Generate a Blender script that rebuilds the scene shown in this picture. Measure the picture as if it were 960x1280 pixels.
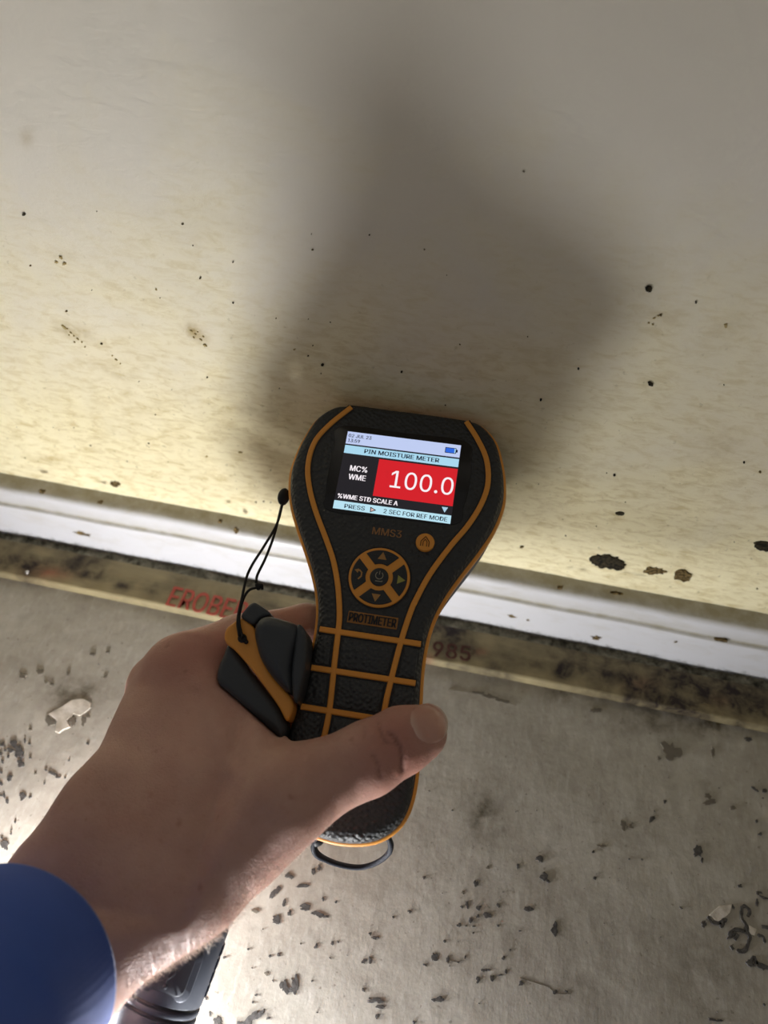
import bpy, bmesh, math, random
import numpy as np
from mathutils import Matrix, Vector, noise as mnoise

random.seed(7)
rng = np.random.default_rng(7)
scene = bpy.context.scene
C = scene.collection
for o in list(bpy.data.objects):
    bpy.data.objects.remove(o)

# measured layout (millimetres): world x,y,z for the room, face coordinates u,v,n for the meter and the hand round it
DATA = {"FLOOR_SPOTS":[[-47.99,-148.42,1.45,0.32,0.4,-1.34,0],[-51.83,-155.53,1.64,2.11,1.02,-0.66,0],[-41.68,-150.98,2.81,0.62,0.21,-0.73,0],[-38.8,-144.41,0.98,0.21,0.45,-1.65,0],[-36.67,-142.74,0.81,0.18,0.37,-1.36,0],[-47.05,-158.7,0.79,0.17,0.53,-1.78,0],[-43.87,-161.78,0.79,0.17,0.37,-1.26,0],[-38.33,-158.31,2.37,0.52,0.3,-1.07,0],[-32.92,-159.76,2.81,-0.28,-0.11,-0.87,0],[-29.94,-160.01,1.96,0.43,0.11,-0.42,0],[-48.09,-164.94,2.03,0.44,0.43,-1.39,0],[-57.6,-164.03,1.57,0.34,0.18,-0.56,1],[-26.53,-153.83,0.64,0.14,0.15,-0.58,0],[-31.98,-153.88,0.64,0.14,0.23,-0.87,0],[-46.91,-178.04,0.61,0.13,0.16,-0.53,0],[-43.74,-177.0,0.91,0.2,0.24,-0.79,0],[-46.47,-184.04,0.75,0.16,0.2,-0.64,1],[-30.27,-171.03,0.92,0.2,0.29,-1.07,0],[-24.42,-168.54,0.92,0.2,0.21,-0.81,0],[-22.19,-167.69,0.46,0.1,0.1,-0.41,0],[-23.88,-173.74,0.46,0.1,0.1,-0.4,0],[-10.46,-162.25,0.78,0.17,0.16,-0.69,0],[-8.21,-163.21,1.55,0.34,0.12,-0.55,0],[-10.68,-171.92,1.07,0.23,0.23,-1.0,0],[-8.47,-171.1,0.76,0.17,0.27,-1.2,0],[-38.35,-186.82,1.64,0.35,0.72,-2.38,0],[-34.76,-185.04,1.18,0.49,1.6,-2.8,0],[-36.06,-187.33,1.49,0.32,0.26,-0.88,0],[-48.17,-191.62,0.59,0.13,0.16,-0.49,0],[-48.72,-194.04,0.59,0.13,0.16,-0.49,0],[-46.71,-198.48,2.69,3.16,1.36,-0.79,0],[-50.47,-201.21,1.81,0.39,0.28,-0.83,0],[-59.73,-202.57,1.59,0.34,0.53,-1.48,0],[-63.03,-201.03,0.58,0.13,0.31,-0.83,0],[-66.28,-196.52,0.59,0.13,0.27,-0.73,0],[-41.49,-197.8,0.75,0.61,0.42,-0.35,0],[-8.66,-181.41,0.6,0.13,0.22,-0.96,0],[-2.89,-183.82,2.97,0.64,0.18,-0.82,0],[-1.38,-185.46,1.48,0.32,0.13,-0.62,0],[-1.87,-188.5,0.88,0.19,0.27,-1.23,0],[-28.67,-182.71,0.45,0.1,0.11,-0.38,0],[-52.46,-183.42,0.38,0.08,0.11,-0.32,0],[-64.26,-182.15,0.61,0.13,0.18,-0.52,0],[-56.03,-177.55,0.46,0.1,0.13,-0.4,0],[-43.26,-185.86,0.45,0.1,0.12,-0.38,0],[16.26,-165.03,1.38,0.3,0.23,-1.35,0],[21.2,-164.66,0.84,0.18,0.21,-1.35,0],[19.27,-178.37,2.09,0.45,0.15,-0.89,0],[33.75,-168.86,0.98,0.21,0.16,-1.19,0],[36.21,-164.89,1.53,0.33,0.07,-0.54,0],[38.97,-167.04,0.91,0.2,0.14,-1.2,0],[44.03,-163.54,0.69,0.15,0.11,-1.01,0],[42.55,-159.32,0.62,0.13,0.09,-0.82,0],[50.15,-166.46,1.06,0.23,0.09,-0.93,0],[63.22,-166.54,1.06,0.23,0.05,-0.79,0],[61.51,-144.37,1.26,0.28,0.17,-2.61,0],[34.56,-145.78,1.75,0.38,0.14,-1.17,0],[30.68,-143.61,1.12,0.24,0.15,-1.18,0],[28.25,-148.66,0.95,0.21,0.2,-1.44,0],[23.77,-151.49,0.87,0.19,0.14,-0.93,0],[30.83,-146.6,0.63,0.14,0.11,-0.87,0],[25.85,-143.14,0.64,0.14,0.26,-1.85,0],[23.98,-144.54,0.72,0.16,0.1,-0.66,0],[29.59,-150.74,0.79,0.17,0.06,-0.43,0],[29.67,-153.15,0.47,0.1,0.06,-0.43,0],[26.58,-151.25,0.47,0.1,0.06,-0.43,0],[28.45,-134.81,1.06,0.23,0.22,-1.68,0],[23.62,-139.16,0.65,0.14,0.09,-0.6,1],[38.51,-141.14,0.88,0.19,0.11,-0.97,0],[39.17,-148.35,0.55,0.12,0.06,-0.5,0],[50.47,-139.67,1.6,0.35,0.1,-1.12,0],[44.87,-124.17,0.83,0.18,0.11,-1.11,0],[53.74,-119.2,1.5,0.33,0.08,-1.05,0],[55.77,-125.88,1.81,0.4,0.1,-1.33,0],[57.7,-127.21,0.93,-0.51,-0.43,-0.64,0],[6.9,-136.93,0.73,0.16,0.12,-0.69,0],[3.43,-150.85,0.95,0.21,0.14,-0.72,0],[32.54,-127.37,0.66,0.14,0.08,-0.63,1],[19.01,-158.37,0.7,0.15,0.1,-0.63,0],[44.8,-155.99,0.54,0.12,0.05,-0.49,0],[27.73,-162.18,0.38,0.08,0.1,-0.68,0],[25.31,-164.61,0.38,0.08,0.05,-0.34,0],[12.09,-187.61,0.73,0.16,0.11,-0.62,0],[41.89,-165.38,1.14,0.25,0.05,-0.4,0],[109.92,-58.06,3.86,0.87,-0.11,-3.76,1],[104.33,-62.94,0.82,0.18,-0.02,-0.88,1],[106.59,-82.66,0.88,0.2,-0.02,-0.91,0],[100.77,-91.81,1.36,1.1,0.42,-0.67,0],[88.24,-97.21,1.12,0.25,0.02,-1.9,1],[91.26,-96.97,1.38,0.3,0.0,-0.87,1],[75.74,-111.29,0.76,0.17,0.03,-0.74,0],[79.46,-108.13,1.69,0.37,0.01,-0.5,1],[90.91,-111.02,0.5,0.11,0.0,-0.49,0],[96.35,-110.07,0.5,0.11,-0.0,-0.49,0],[76.94,-121.8,0.74,0.16,0.02,-0.71,0],[120.04,-101.28,1.86,0.41,-0.13,-2.69,0],[121.53,-104.86,0.76,0.17,-0.06,-1.17,0],[125.69,-75.95,1.95,0.43,-0.07,-1.2,1],[125.96,-78.81,2.47,0.55,-0.07,-1.19,1],[136.36,-79.03,1.06,0.23,-0.09,-1.1,1],[146.35,-82.6,0.78,0.17,-0.08,-0.81,0],[147.09,-88.1,0.86,0.19,-0.09,-0.88,0],[146.89,-68.01,1.13,-0.82,-0.52,-0.68,0],[151.27,-67.96,1.34,0.3,-0.12,-1.13,0],[146.44,-43.87,1.68,0.38,-0.09,-1.03,0],[129.23,-54.23,0.65,0.14,-0.15,-2.4,1],[136.63,-111.89,0.99,0.22,-0.08,-0.97,0],[120.96,-129.91,1.2,0.26,-0.06,-1.13,0],[112.01,-125.74,0.72,-0.24,-0.22,-0.4,0],[143.61,-113.02,0.74,0.16,-0.1,-1.08,0],[143.12,-116.92,0.67,0.15,-0.19,-1.95,0],[146.02,-114.25,1.53,-0.28,-0.23,-0.48,0],[142.17,-153.67,0.62,0.13,-0.06,-0.56,0],[122.03,-162.94,1.75,0.11,-0.11,-0.46,0],[125.09,-162.57,1.12,0.24,-0.03,-0.39,0],[133.31,-120.8,0.47,0.26,0.3,-0.91,0],[128.64,-127.51,0.84,0.18,-0.12,-1.71,0],[131.86,-131.81,1.54,1.29,0.37,-0.46,0],[138.08,-127.69,0.83,0.38,0.38,-1.85,0],[138.2,-132.9,0.71,0.15,-0.18,-1.99,0],[138.41,-140.11,1.44,-0.48,-0.54,-0.85,0],[142.08,-140.63,2.26,-0.19,-0.21,-0.5,0],[-186.71,-120.94,1.62,0.36,0.88,-1.59,0],[-182.16,-123.96,1.9,0.43,1.41,-2.56,0],[-186.21,-124.07,1.32,0.29,0.56,-1.0,0],[-182.87,-118.44,0.59,0.13,0.71,-1.31,0],[-179.08,-128.84,1.3,0.29,0.84,-1.54,0],[-191.65,-122.45,1.1,0.25,0.61,-1.08,0],[-190.15,-126.55,0.87,0.2,0.48,-0.85,0],[-189.13,-124.72,0.73,0.16,0.4,-0.71,0],[-186.27,-126.89,0.73,0.16,0.4,-0.71,0],[-180.09,-119.46,0.59,0.13,0.31,-0.58,0],[-176.43,-125.48,0.58,0.13,0.31,-0.57,0],[-187.42,-129.92,0.72,0.16,0.59,-1.05,0],[-185.78,-134.24,0.86,0.19,0.47,-0.82,0],[-180.85,-135.85,1.43,0.32,0.69,-1.23,0],[-183.07,-139.02,0.99,0.22,0.54,-0.94,0],[-179.01,-143.38,0.7,0.16,0.67,-1.19,0],[-176.51,-145.43,0.84,0.19,0.66,-1.18,0],[-171.08,-141.99,1.55,0.34,0.65,-1.19,0],[-167.73,-141.62,0.7,0.16,0.36,-0.66,0],[-180.41,-143.7,0.7,0.16,0.38,-0.66,0],[-162.78,-129.89,2.39,-0.26,0.07,-0.57,0],[-159.85,-130.93,1.15,0.26,0.35,-0.69,0],[-156.87,-130.5,0.5,0.11,0.24,-0.48,0],[-166.75,-129.22,0.58,0.13,0.29,-0.56,0],[-164.58,-129.51,0.58,0.13,0.29,-0.56,0],[-164.57,-134.9,0.43,0.1,0.21,-0.41,0],[-170.69,-131.65,0.43,0.1,0.22,-0.41,1],[-154.28,-113.67,0.67,0.15,0.32,-0.66,0],[-200.31,-88.5,1.4,0.32,0.54,-0.98,1],[-192.77,-85.4,1.17,0.27,0.35,-0.66,1],[-187.66,-89.29,0.93,0.21,0.34,-0.65,1],[-184.31,-89.89,0.93,0.21,0.34,-0.65,1],[-161.17,-80.53,0.78,0.18,0.31,-0.67,1],[-175.91,-107.71,2.1,0.47,1.33,-2.57,1],[-165.96,-105.05,1.35,0.31,0.95,-1.9,1],[-161.07,-103.95,0.98,0.22,0.89,-1.83,1],[-159.92,-101.13,0.68,0.15,0.52,-1.08,1],[-183.09,-113.12,0.6,0.13,0.32,-0.6,1],[-168.6,-162.22,2.16,-0.98,-0.47,-1.07,0],[-167.93,-157.55,0.48,0.11,0.24,-0.44,0],[-168.67,-152.77,0.55,0.12,0.28,-0.51,0],[-170.81,-159.93,0.54,0.12,0.28,-0.49,0],[-172.86,-70.28,1.15,0.26,0.46,-0.97,1],[-165.7,-67.41,0.9,0.21,0.32,-0.7,1],[-200.05,-88.81,1.5,0.34,0.71,-1.31,1],[-193.13,-84.72,1.51,0.34,0.7,-1.32,1],[-179.47,-82.65,1.0,0.23,0.53,-1.06,1],[23.34,-49.09,3.43,-0.23,-0.12,-1.07,1],[17.78,-48.61,2.7,0.34,0.04,-0.86,1],[30.1,-50.15,3.03,-0.2,-0.11,-0.85,1],[74.86,-45.17,2.28,0.51,0.04,-1.26,1]],
"FLOOR_CRACKS":[[[137.0,-119.4],[138.8,-119.6],[139.9,-121.1],[138.8,-123.3]],[[137.0,-119.4],[136.3,-124.1],[137.9,-126.6],[137.4,-129.0],[139.0,-130.3],[138.2,-133.2],[136.4,-136.3],[133.2,-137.0]],[[131.0,-135.6],[132.0,-136.9]],[[127.9,-129.9],[128.0,-127.6],[130.5,-126.0]],[[122.8,-126.5],[124.4,-128.4],[128.0,-128.2]],[[144.1,-125.8],[146.5,-125.6]],[[130.4,-132.1],[133.2,-129.3],[137.4,-129.0]],[[132.9,-133.2],[134.3,-130.7]],[[142.0,-129.3],[144.3,-129.6],[144.7,-131.8]],[[137.0,-139.9],[138.0,-141.2],[139.8,-137.7],[141.2,-140.6],[143.7,-141.1]],[[140.5,-139.7],[144.9,-140.5]],[[49.6,-164.7],[55.8,-165.1],[60.5,-165.5],[63.6,-166.8],[68.9,-166.0]],[[21.2,-164.7],[24.5,-164.6],[27.5,-163.3]],[[3.4,-50.1],[23.3,-49.1],[36.8,-51.2]]],
"FLOOR_FLAKES":[[[123.4,-125.8],[127.9,-121.4],[132.8,-119.8],[131.6,-123.5],[128.7,-126.4],[126.2,-128.0]],[[138.8,-126.4],[141.9,-127.4],[140.8,-129.9],[138.8,-129.8]],[[-178.4,-104.2],[-175.3,-100.7],[-171.3,-95.3],[-166.2,-93.4],[-161.8,-94.6],[-160.7,-97.0],[-161.8,-99.0],[-163.8,-101.7],[-167.3,-101.5],[-168.8,-105.3],[-165.8,-108.0],[-168.2,-109.8],[-169.3,-111.7],[-171.5,-111.4],[-172.9,-106.2]]],
"FLOOR_STAINS":[[-170.6,-92.12,10.36,2.35,3.38,-6.84,0.8],[27.45,-106.02,5.16,1.14,1.12,-8.77,1.1],[23.32,-101.6,2.78,0.62,0.37,-2.78,1.2],[30.55,-105.34,2.41,0.53,0.66,-5.44,1.3],[27.55,-112.28,2.72,0.6,0.3,-2.33,1.2],[108.55,-58.07,4.78,1.07,-0.11,-4.35,0.5],[-165.51,-114.38,10.67,2.39,4.4,-8.7,0.25],[64.08,-149.65,18.77,4.08,0.69,-11.12,0.25],[120.1,-146.01,18.61,4.03,-0.75,-13.74,0.35],[89.29,-160.91,24.27,5.25,0.1,-10.51,0.25],[110.78,-44.2,22.65,5.1,-0.15,-4.97,0.5],[-178.55,-126.98,13.95,3.12,7.19,-13.2,0.2],[95.55,-98.62,8.57,1.89,-0.02,-6.81,0.15],[92.26,-143.52,9.42,2.05,0.02,-7.12,0.2],[40.72,-168.71,9.07,1.96,0.61,-5.24,0.12],[126.24,-66.51,2.89,0.64,-0.87,-14.95,0.25]],
"WALL_SPOTS":[[65.33,57.42,7.12,0.47,0.82,-5.07,0],[86.53,57.15,4.15,0.53,0.53,-2.36,2],[99.08,57.35,4.45,0.57,0.89,-3.52,2],[123.91,87.06,4.02,0.57,1.03,-3.06,0],[61.92,91.77,1.63,0.22,0.2,-1.01,0],[43.02,200.25,0.97,0.16,0.33,-1.15,0],[-68.01,147.33,0.56,0.11,-0.02,-0.52,0],[-180.19,48.63,2.43,-0.32,-0.85,-1.98,2],[-177.8,194.84,0.59,0.08,-0.17,-0.47,0],[28.25,164.32,0.3,0.06,0.07,-0.33,0],[54.39,162.51,0.99,-0.45,-0.08,-0.6,0],[53.89,114.04,0.44,0.11,0.13,-0.52,0],[49.53,191.2,0.36,0.06,0.1,-0.35,2],[25.3,57.07,0.77,0.23,0.1,-0.64,2],[17.8,147.13,0.34,0.07,0.08,-0.45,0],[-36.38,150.0,0.34,0.07,0.02,-0.34,0],[-73.71,150.57,0.24,0.05,-0.01,-0.23,2],[-99.66,187.56,0.22,0.03,-0.03,-0.21,2],[-174.05,153.91,0.47,0.08,-0.14,-0.47,2],[-182.92,173.17,0.4,0.06,-0.13,-0.37,2],[-189.05,38.29,1.75,0.02,-0.53,-1.38,2],[105.67,128.87,0.39,0.1,0.19,-0.48,2],[98.34,132.43,0.31,0.08,0.15,-0.41,0],[58.78,197.77,0.26,0.04,0.1,-0.31,0],[-79.08,152.67,0.47,0.19,0.02,-0.19,3],[-71.52,156.01,0.21,0.04,-0.01,-0.22,2],[-85.4,166.1,0.21,0.04,-0.02,-0.21,2],[-113.45,178.79,0.32,0.05,-0.05,-0.3,2],[-168.57,178.82,0.52,-0.28,-0.39,-0.48,3],[-168.1,176.18,0.76,0.49,0.11,-0.41,3],[-171.3,176.36,0.49,0.08,-0.17,-0.52,3],[-121.22,153.72,0.38,-0.28,-0.15,-0.21,3],[-119.78,152.45,0.35,-0.26,-0.13,-0.18,3],[-118.55,153.83,0.24,-0.22,-0.12,-0.15,3],[-120.74,150.72,0.28,-0.21,-0.11,-0.16,3],[-117.84,150.09,0.42,-0.31,-0.16,-0.24,3],[-116.54,151.88,0.29,-0.16,-0.1,-0.16,3],[-116.57,147.57,0.48,-0.46,-0.29,-0.38,3],[-176.51,144.88,0.25,-0.24,-0.14,-0.16,3],[-175.66,143.03,0.34,-0.27,-0.12,-0.14,3],[-174.68,141.6,0.21,-0.22,-0.15,-0.16,3],[-176.81,141.61,0.23,-0.13,-0.11,-0.15,3],[-173.31,140.22,0.37,-0.3,-0.14,-0.17,3],[-171.94,138.84,0.27,-0.22,-0.12,-0.14,3],[-175.35,138.2,0.24,-0.23,-0.12,-0.14,3],[-171.19,136.5,0.25,-0.15,-0.11,-0.15,3],[-177.74,145.46,0.81,-0.88,-0.34,-0.37,3],[-158.35,132.22,0.35,-0.21,-0.12,-0.18,3],[-157.03,130.35,0.23,-0.14,-0.1,-0.15,3],[-159.66,134.09,0.21,-0.17,-0.11,-0.15,3],[-132.29,170.89,0.36,0.06,-0.08,-0.39,3],[-126.33,81.42,0.59,0.14,-0.06,-0.4,3],[-109.08,88.2,0.85,0.2,-0.05,-0.39,3],[70.6,190.81,0.52,0.09,0.23,-0.65,3],[47.9,189.64,0.32,0.23,0.1,-0.16,3],[48.88,190.76,0.22,0.16,0.1,-0.15,3],[46.68,187.49,0.38,-0.01,0.02,-0.18,3],[48.11,187.1,0.3,-0.01,0.02,-0.16,3]],
"WALL_STAINS":[[-119.44,152.51,3.91,-2.85,-2.03,-2.92,1.0],[-174.78,143.6,7.86,-4.64,-3.03,-4.07,0.6],[-158.76,123.47,15.16,-6.4,-2.73,-4.6,0.35],[-211.49,58.61,9.58,0.56,-1.9,-4.52,0.8],[-168.9,177.75,4.09,0.64,-1.03,-3.23,0.6],[51.07,189.56,6.79,2.85,1.61,-3.53,0.35],[69.91,191.32,5.27,0.94,2.16,-6.07,0.4],[-166.93,223.5,2.39,0.28,-0.98,-2.75,0.5],[-113.34,265.81,1.46,0.13,-0.26,-1.21,0.4],[-119.53,248.95,1.56,0.16,-0.31,-1.36,0.3],[96.38,65.83,6.67,1.02,0.89,-3.4,0.3],[90.83,44.92,7.01,1.16,0.89,-3.72,0.4],[-1.0,158.93,24.41,9.38,2.82,-11.0,0.25],[87.52,137.7,10.8,2.55,3.59,-10.18,0.3],[-144.75,103.22,47.9,-13.08,-15.24,-32.89,0.2],[-43.45,154.46,18.37,3.55,0.27,-9.83,0.2],[139.35,37.62,7.01,0.54,0.96,-3.15,0.5],[-108.73,120.36,18.62,-7.65,-3.2,-6.93,0.3],[-89.43,95.95,17.19,-4.66,-2.05,-6.29,0.25],[-103.88,201.73,16.88,-0.64,-1.94,-6.22,0.25]],
"BASE_MARKS":[[-202.04,15.87,4.43,-0.15,-0.8,-1.92,2],[-112.67,43.58,1.28,0.37,-0.21,-1.65,2],[71.14,11.13,2.68,0.26,0.23,-1.45,2],[-120.18,48.97,0.85,0.24,-0.14,-0.97,2],[-215.34,45.98,1.44,0.38,-0.46,-1.35,2],[-183.63,46.39,1.39,0.37,-0.27,-1.0,2],[28.33,15.94,1.94,0.37,0.11,-1.07,2],[125.0,29.2,2.88,0.07,0.25,-0.99,2],[71.01,50.24,2.12,0.16,0.13,-0.74,2],[46.09,46.55,1.05,0.35,0.19,-0.93,2],[107.18,20.95,1.02,0.39,0.25,-0.81,2],[36.49,15.12,0.94,0.34,0.14,-0.85,2]],
"STRIP_STAINS":[[-233.52,-31.29,12.92,1.59,2.04,-4.34,1.3],[-224.54,-35.1,8.54,1.06,1.53,-3.33,0.8],[-188.53,-29.92,13.0,0.82,1.0,-2.89,0.9],[-172.74,-32.02,4.45,1.03,1.47,-3.27,1.5],[-197.6,-29.91,7.67,0.95,0.79,-1.93,0.6],[-156.77,-30.91,3.91,-2.07,-0.96,-3.76,1.0],[0.18,-32.46,5.46,1.25,0.63,-3.99,1.0],[12.07,-31.14,6.29,0.79,0.24,-4.05,0.9],[26.57,-35.58,8.52,0.22,-0.15,-3.56,0.7],[57.68,-31.64,5.01,1.14,0.21,-3.5,1.4],[94.38,-34.71,10.66,2.41,-0.02,-5.97,1.2],[113.22,-36.43,18.53,1.25,-0.8,-5.16,1.5],[125.04,-25.17,9.41,0.62,-0.77,-4.46,1.2],[146.99,-32.17,11.03,0.74,-1.09,-5.18,1.1],[79.12,-35.58,11.34,0.76,-0.39,-3.93,0.5],[39.97,-31.17,11.65,0.77,-0.12,-3.59,0.5],[-145.34,-31.86,2.01,0.46,0.75,-1.86,0.1],[-96.66,-28.21,8.02,1.85,1.18,-3.71,0.5]],
"STRIP_RED":[[-214.62,-32.27,11.01,1.59,1.52,-3.35,0.9],[-9.02,-37.78,3.1,0.71,0.46,-2.63,0.5],[15.79,-28.9,3.13,0.71,0.23,-1.79,0.8],[94.4,-29.06,7.69,1.74,-0.01,-3.93,0.4],[132.34,-29.13,5.33,1.21,-0.23,-3.45,0.35]],
"PRINT_LEFT":[[-146.3,-38.1],[-104.7,-38.9],[-148.8,-26.5]],
"PRINT_RIGHT":[[-7.2,-36.5],[11.5,-35.4],[-7.8,-28.2]],
"NAIL":[-224.9,-35.2],
"ACC_L":[[-22.6,-2.5],[-29.2,-10.4],[-33.7,-18.6],[-34.5,-28.4],[-32.2,-37.6],[-27.8,-47.2],[-21.9,-57.4],[-17.6,-65.5],[-14.3,-74.6],[-12.1,-83.6],[-11.4,-89.1],[-10.6,-101.5],[-9.4,-117.8],[-9.7,-126.5]],
"ACC_R":[[23.5,-2.1],[28.7,-9.0],[33.0,-16.9],[34.7,-26.1],[33.5,-34.4],[29.6,-44.0],[23.8,-53.7],[18.0,-65.0],[14.4,-75.0],[13.1,-79.9],[11.5,-89.6],[10.1,-102.9],[9.3,-114.8]],
"RIBS":[[-18.0,-90.8],[18.4,-90.7],[-18.3,-104.6],[18.5,-104.4],[-19.3,-118.2],[4.6,-118.1]],
"TEXTS":[["02 JUL 23",[-20.99,-12.03,-14.87,1.37],
"d"],["13:59",[-20.94,-16.26,-16.91,1.37],
"d"],["PIN MOISTURE METER",[-13.75,15.21,-20.47,2.03],
"d"],["MC%",[-18.02,-11.42,-28.83,2.26],
"w"],["WME",[-18.0,-11.44,-32.38,2.24],
"w"],["100.0",[-1.88,22.01,-33.46,6.97],
"w"],["%WME STD SCALE A",[-20.73,2.23,-40.49,1.81],
"w"],["PRESS",[-17.44,-9.74,-44.14,1.6],
"d"],["2 SEC FOR REF MODE",[-2.49,21.4,-44.12,1.66],
"d"]],
"SCREEN":{"status":[[-21.54,-12.56],[22.6,-12.32],[23.03,-17.18],[-21.42,-17.78]],
"title":[[-21.61,-18.49],[22.95,-18.0],[22.81,-21.69],[-21.39,-21.8]],
"red":[[-7.55,-22.37],[22.83,-22.81],[23.25,-37.79],[-7.66,-37.74]],
"foot":[[-21.88,-41.58],[22.72,-41.5],[22.79,-44.78],[-21.86,-45.0]],
"whole":[[-21.56,-12.42],[22.7,-12.17],[22.81,-44.9],[-21.98,-45.02]],
"batt":[[17.0,-14.11],[20.99,-14.1],[21.14,-16.24],[17.1,-16.26]],
"batt2":[[21.02,-14.36],[21.76,-14.4],[21.81,-15.74],[21.07,-15.71]],
"tri":[[18.76,-38.56],[21.14,-38.54],[20.06,-40.74]],
"tri2":[[-7.74,-42.34],[-5.32,-43.41],[-7.55,-44.56]]},
"BEZEL":[[-24.7,-10.6],[0.5,-10.1],[24.5,-10.6],[27.6,-19.8],[27.9,-29.1],[26.9,-37.4],[24.5,-44.7],[1.2,-45.6],[-23.1,-46.0],[-25.6,-38.7],[-26.2,-29.4],[-26.0,-19.8]],
"PAD":[-0.0,-69.0],
"HOME":[14.6,-53.5],
"MODEL":[[-5.38,-52.95],[5.49,-52.64],[-5.59,-50.17]],
"PLATE":[[-8.5,-86.48],[9.01,-85.89],[-8.7,-83.18]],
"PADR":[11.1],
"HAND":{"dorsal":[[-83.6,-213.6,58.0,19.0],[-76.1,-199.5,34.0,18.5],[-77.5,-184.5,15.0,17.0],[-72.4,-163.2,8.0,16.0],[-68.9,-133.1,-8.0,14.0],[-74.9,-117.5,-18.0,13.0]],
"radial":[[-74.2,-219.4,58.0,19.0],[-72.2,-210.3,30.0,18.0],[-66.1,-196.8,15.0,17.0],[-51.4,-182.7,12.0,16.5],[-40.2,-173.9,12.0,16.0],[-28.6,-158.3,12.0,15.0],[-17.6,-149.1,15.0,13.0]],
"centre":[[-72.0,-191.5,15.0,17.5],[-62.2,-174.7,10.0,18.0],[-46.1,-142.9,2.0,15.0],[-65.3,-112.4,-10.0,12.5]],
"center2":[[-54.0,-168.8,8.0,17.0],[-36.9,-154.0,6.0,15.0],[-32.3,-140.8,4.0,12.0]],
"web":[[-55.9,-122.5,-5.0,11.0],[-35.2,-136.0,2.0,10.5],[-19.4,-145.1,10.0,10.5]],
"index":[[-66.4,-110.5,-10.0,12.3],[-50.1,-97.0,-18.0,10.6],[-28.2,-86.3,-30.0,9.8],[-6,-87,-43.5,8.8],[8,-90,-43,7.8]],
"middle":[[-76.8,-120.0,-24.0,12.5],[-62,-112,-42,10.5],[-36,-105,-46,9.8],[-8,-107,-44,8.8],[12,-110,-43,8]],
"ring":[[-82.9,-130.9,-38.0,12.0],[-66,-126,-50,10.3],[-38,-122,-47,9.3],[-10,-124,-43.5,8.4],[9,-127,-43,7.6]],
"pinky":[[-81.8,-142.5,-46.0,11.0],[-64,-142,-53,9],[-38,-139,-47,8],[-14,-140,-42.5,7.2],[2,-142,-42,6.6]],
"palm1":[[-65.6,-183.0,2.0,18.0],[-66.0,-151.0,-18.0,15.0],[-82.9,-130.9,-38.0,12.0]],
"palm2":[[-63.0,-185.1,0.0,18.0],[-64.2,-156.2,-26.0,14.0],[-81.8,-142.5,-46.0,11.0]],
"thumb":[[-28.6,-158.3,12.0,15.0],[-17.6,-149.1,15.0,13.0],[-5.5,-139.7,13.5,11.6],[7.2,-131.8,12.2,11.7],[17.2,-124.4,11.2,10.6],[22.5,-121.2,10.6,8.9]]},
"CREASES":[[[13.3,-123.7],[15.6,-125.3],[17.8,-128.6],[18.7,-133.6],[1.0]],[[9.1,-121.1],[11.4,-124.8],[12.9,-126.6],[0.6]],[[5.3,-122.5],[5.9,-126.5],[0.3]],[[9.5,-131.1],[11.5,-133.6],[12.4,-136.6],[0.6]],[[20.7,-116.8],[23.7,-120.0],[25.4,-123.4],[0.2]],[[20.6,-116.0],[23.6,-113.5],[0.4]],[[12.1,-126.7],[15.8,-126.5],[0.3]]],
"NAILPX":[[19.7,-121.2,18.0],[30.6,-114.8,18.0],[22.0,-113.6,18.0],[29.0,-125.4,18.0]],
"TENDON":[[-54.6,-116.6,5.0],[-34.7,-141.2,5.0]],
"SLEEVE":[[-79.4,-204.6,33.0,31.2],[-79.4,-207.8,43.0,32.0],[-78.9,-214.3,60.0,34.0],[-78.8,-224.8,92.0,39.0],[-79.3,-231.4,128.0,44.0]],
"CAP_LOW":[[-47.9,-100.9],[-49.6,-105.9],[-50.4,-111.1],[-49.2,-115.1],[-44.5,-117.9],[-36.4,-122.6],[-28.4,-127.2],[-23.7,-129.8],[-22.1,-128.0],[-23.3,-123.7],[-27.3,-119.0],[-33.2,-114.0],[-40.3,-107.9]],
"CAP_ORANGE":[[-47.9,-94.3],[-49.7,-96.6],[-49.8,-99.5],[-48.4,-101.8],[-45.2,-103.5],[-39.0,-108.1],[-32.0,-114.2],[-26.1,-119.7],[-22.1,-124.3],[-21.0,-121.8],[-21.3,-117.3],[-26.0,-113.3],[-30.9,-109.1],[-35.8,-102.1],[-38.7,-96.4],[-41.4,-93.6],[-45.2,-91.9]],
"CAP_BARREL":[[-38.6,-97.3],[-38.3,-93.4],[-35.5,-91.0],[-29.8,-91.3],[-24.4,-92.4],[-22.7,-95.5],[-23.3,-101.1],[-23.1,-107.3],[-21.7,-114.3],[-24.9,-114.3],[-30.8,-109.8],[-35.3,-104.6]],
"CAP_END":[[-24.1,-92.7],[-21.8,-93.1],[-20.1,-95.9],[-18.8,-102.6],[-18.6,-110.6],[-19.3,-118.1],[-21.3,-115.8],[-23.1,-108.7],[-23.6,-102.0]],
"CAP_FIN":[[-45.1,-92.0],[-44.3,-89.0],[-42.3,-86.3],[-39.9,-86.6],[-34.9,-89.3],[-38.0,-91.2],[-40.3,-93.9]],
"CAP_HOLE":[-43.1,-99.2,8.0],
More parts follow.
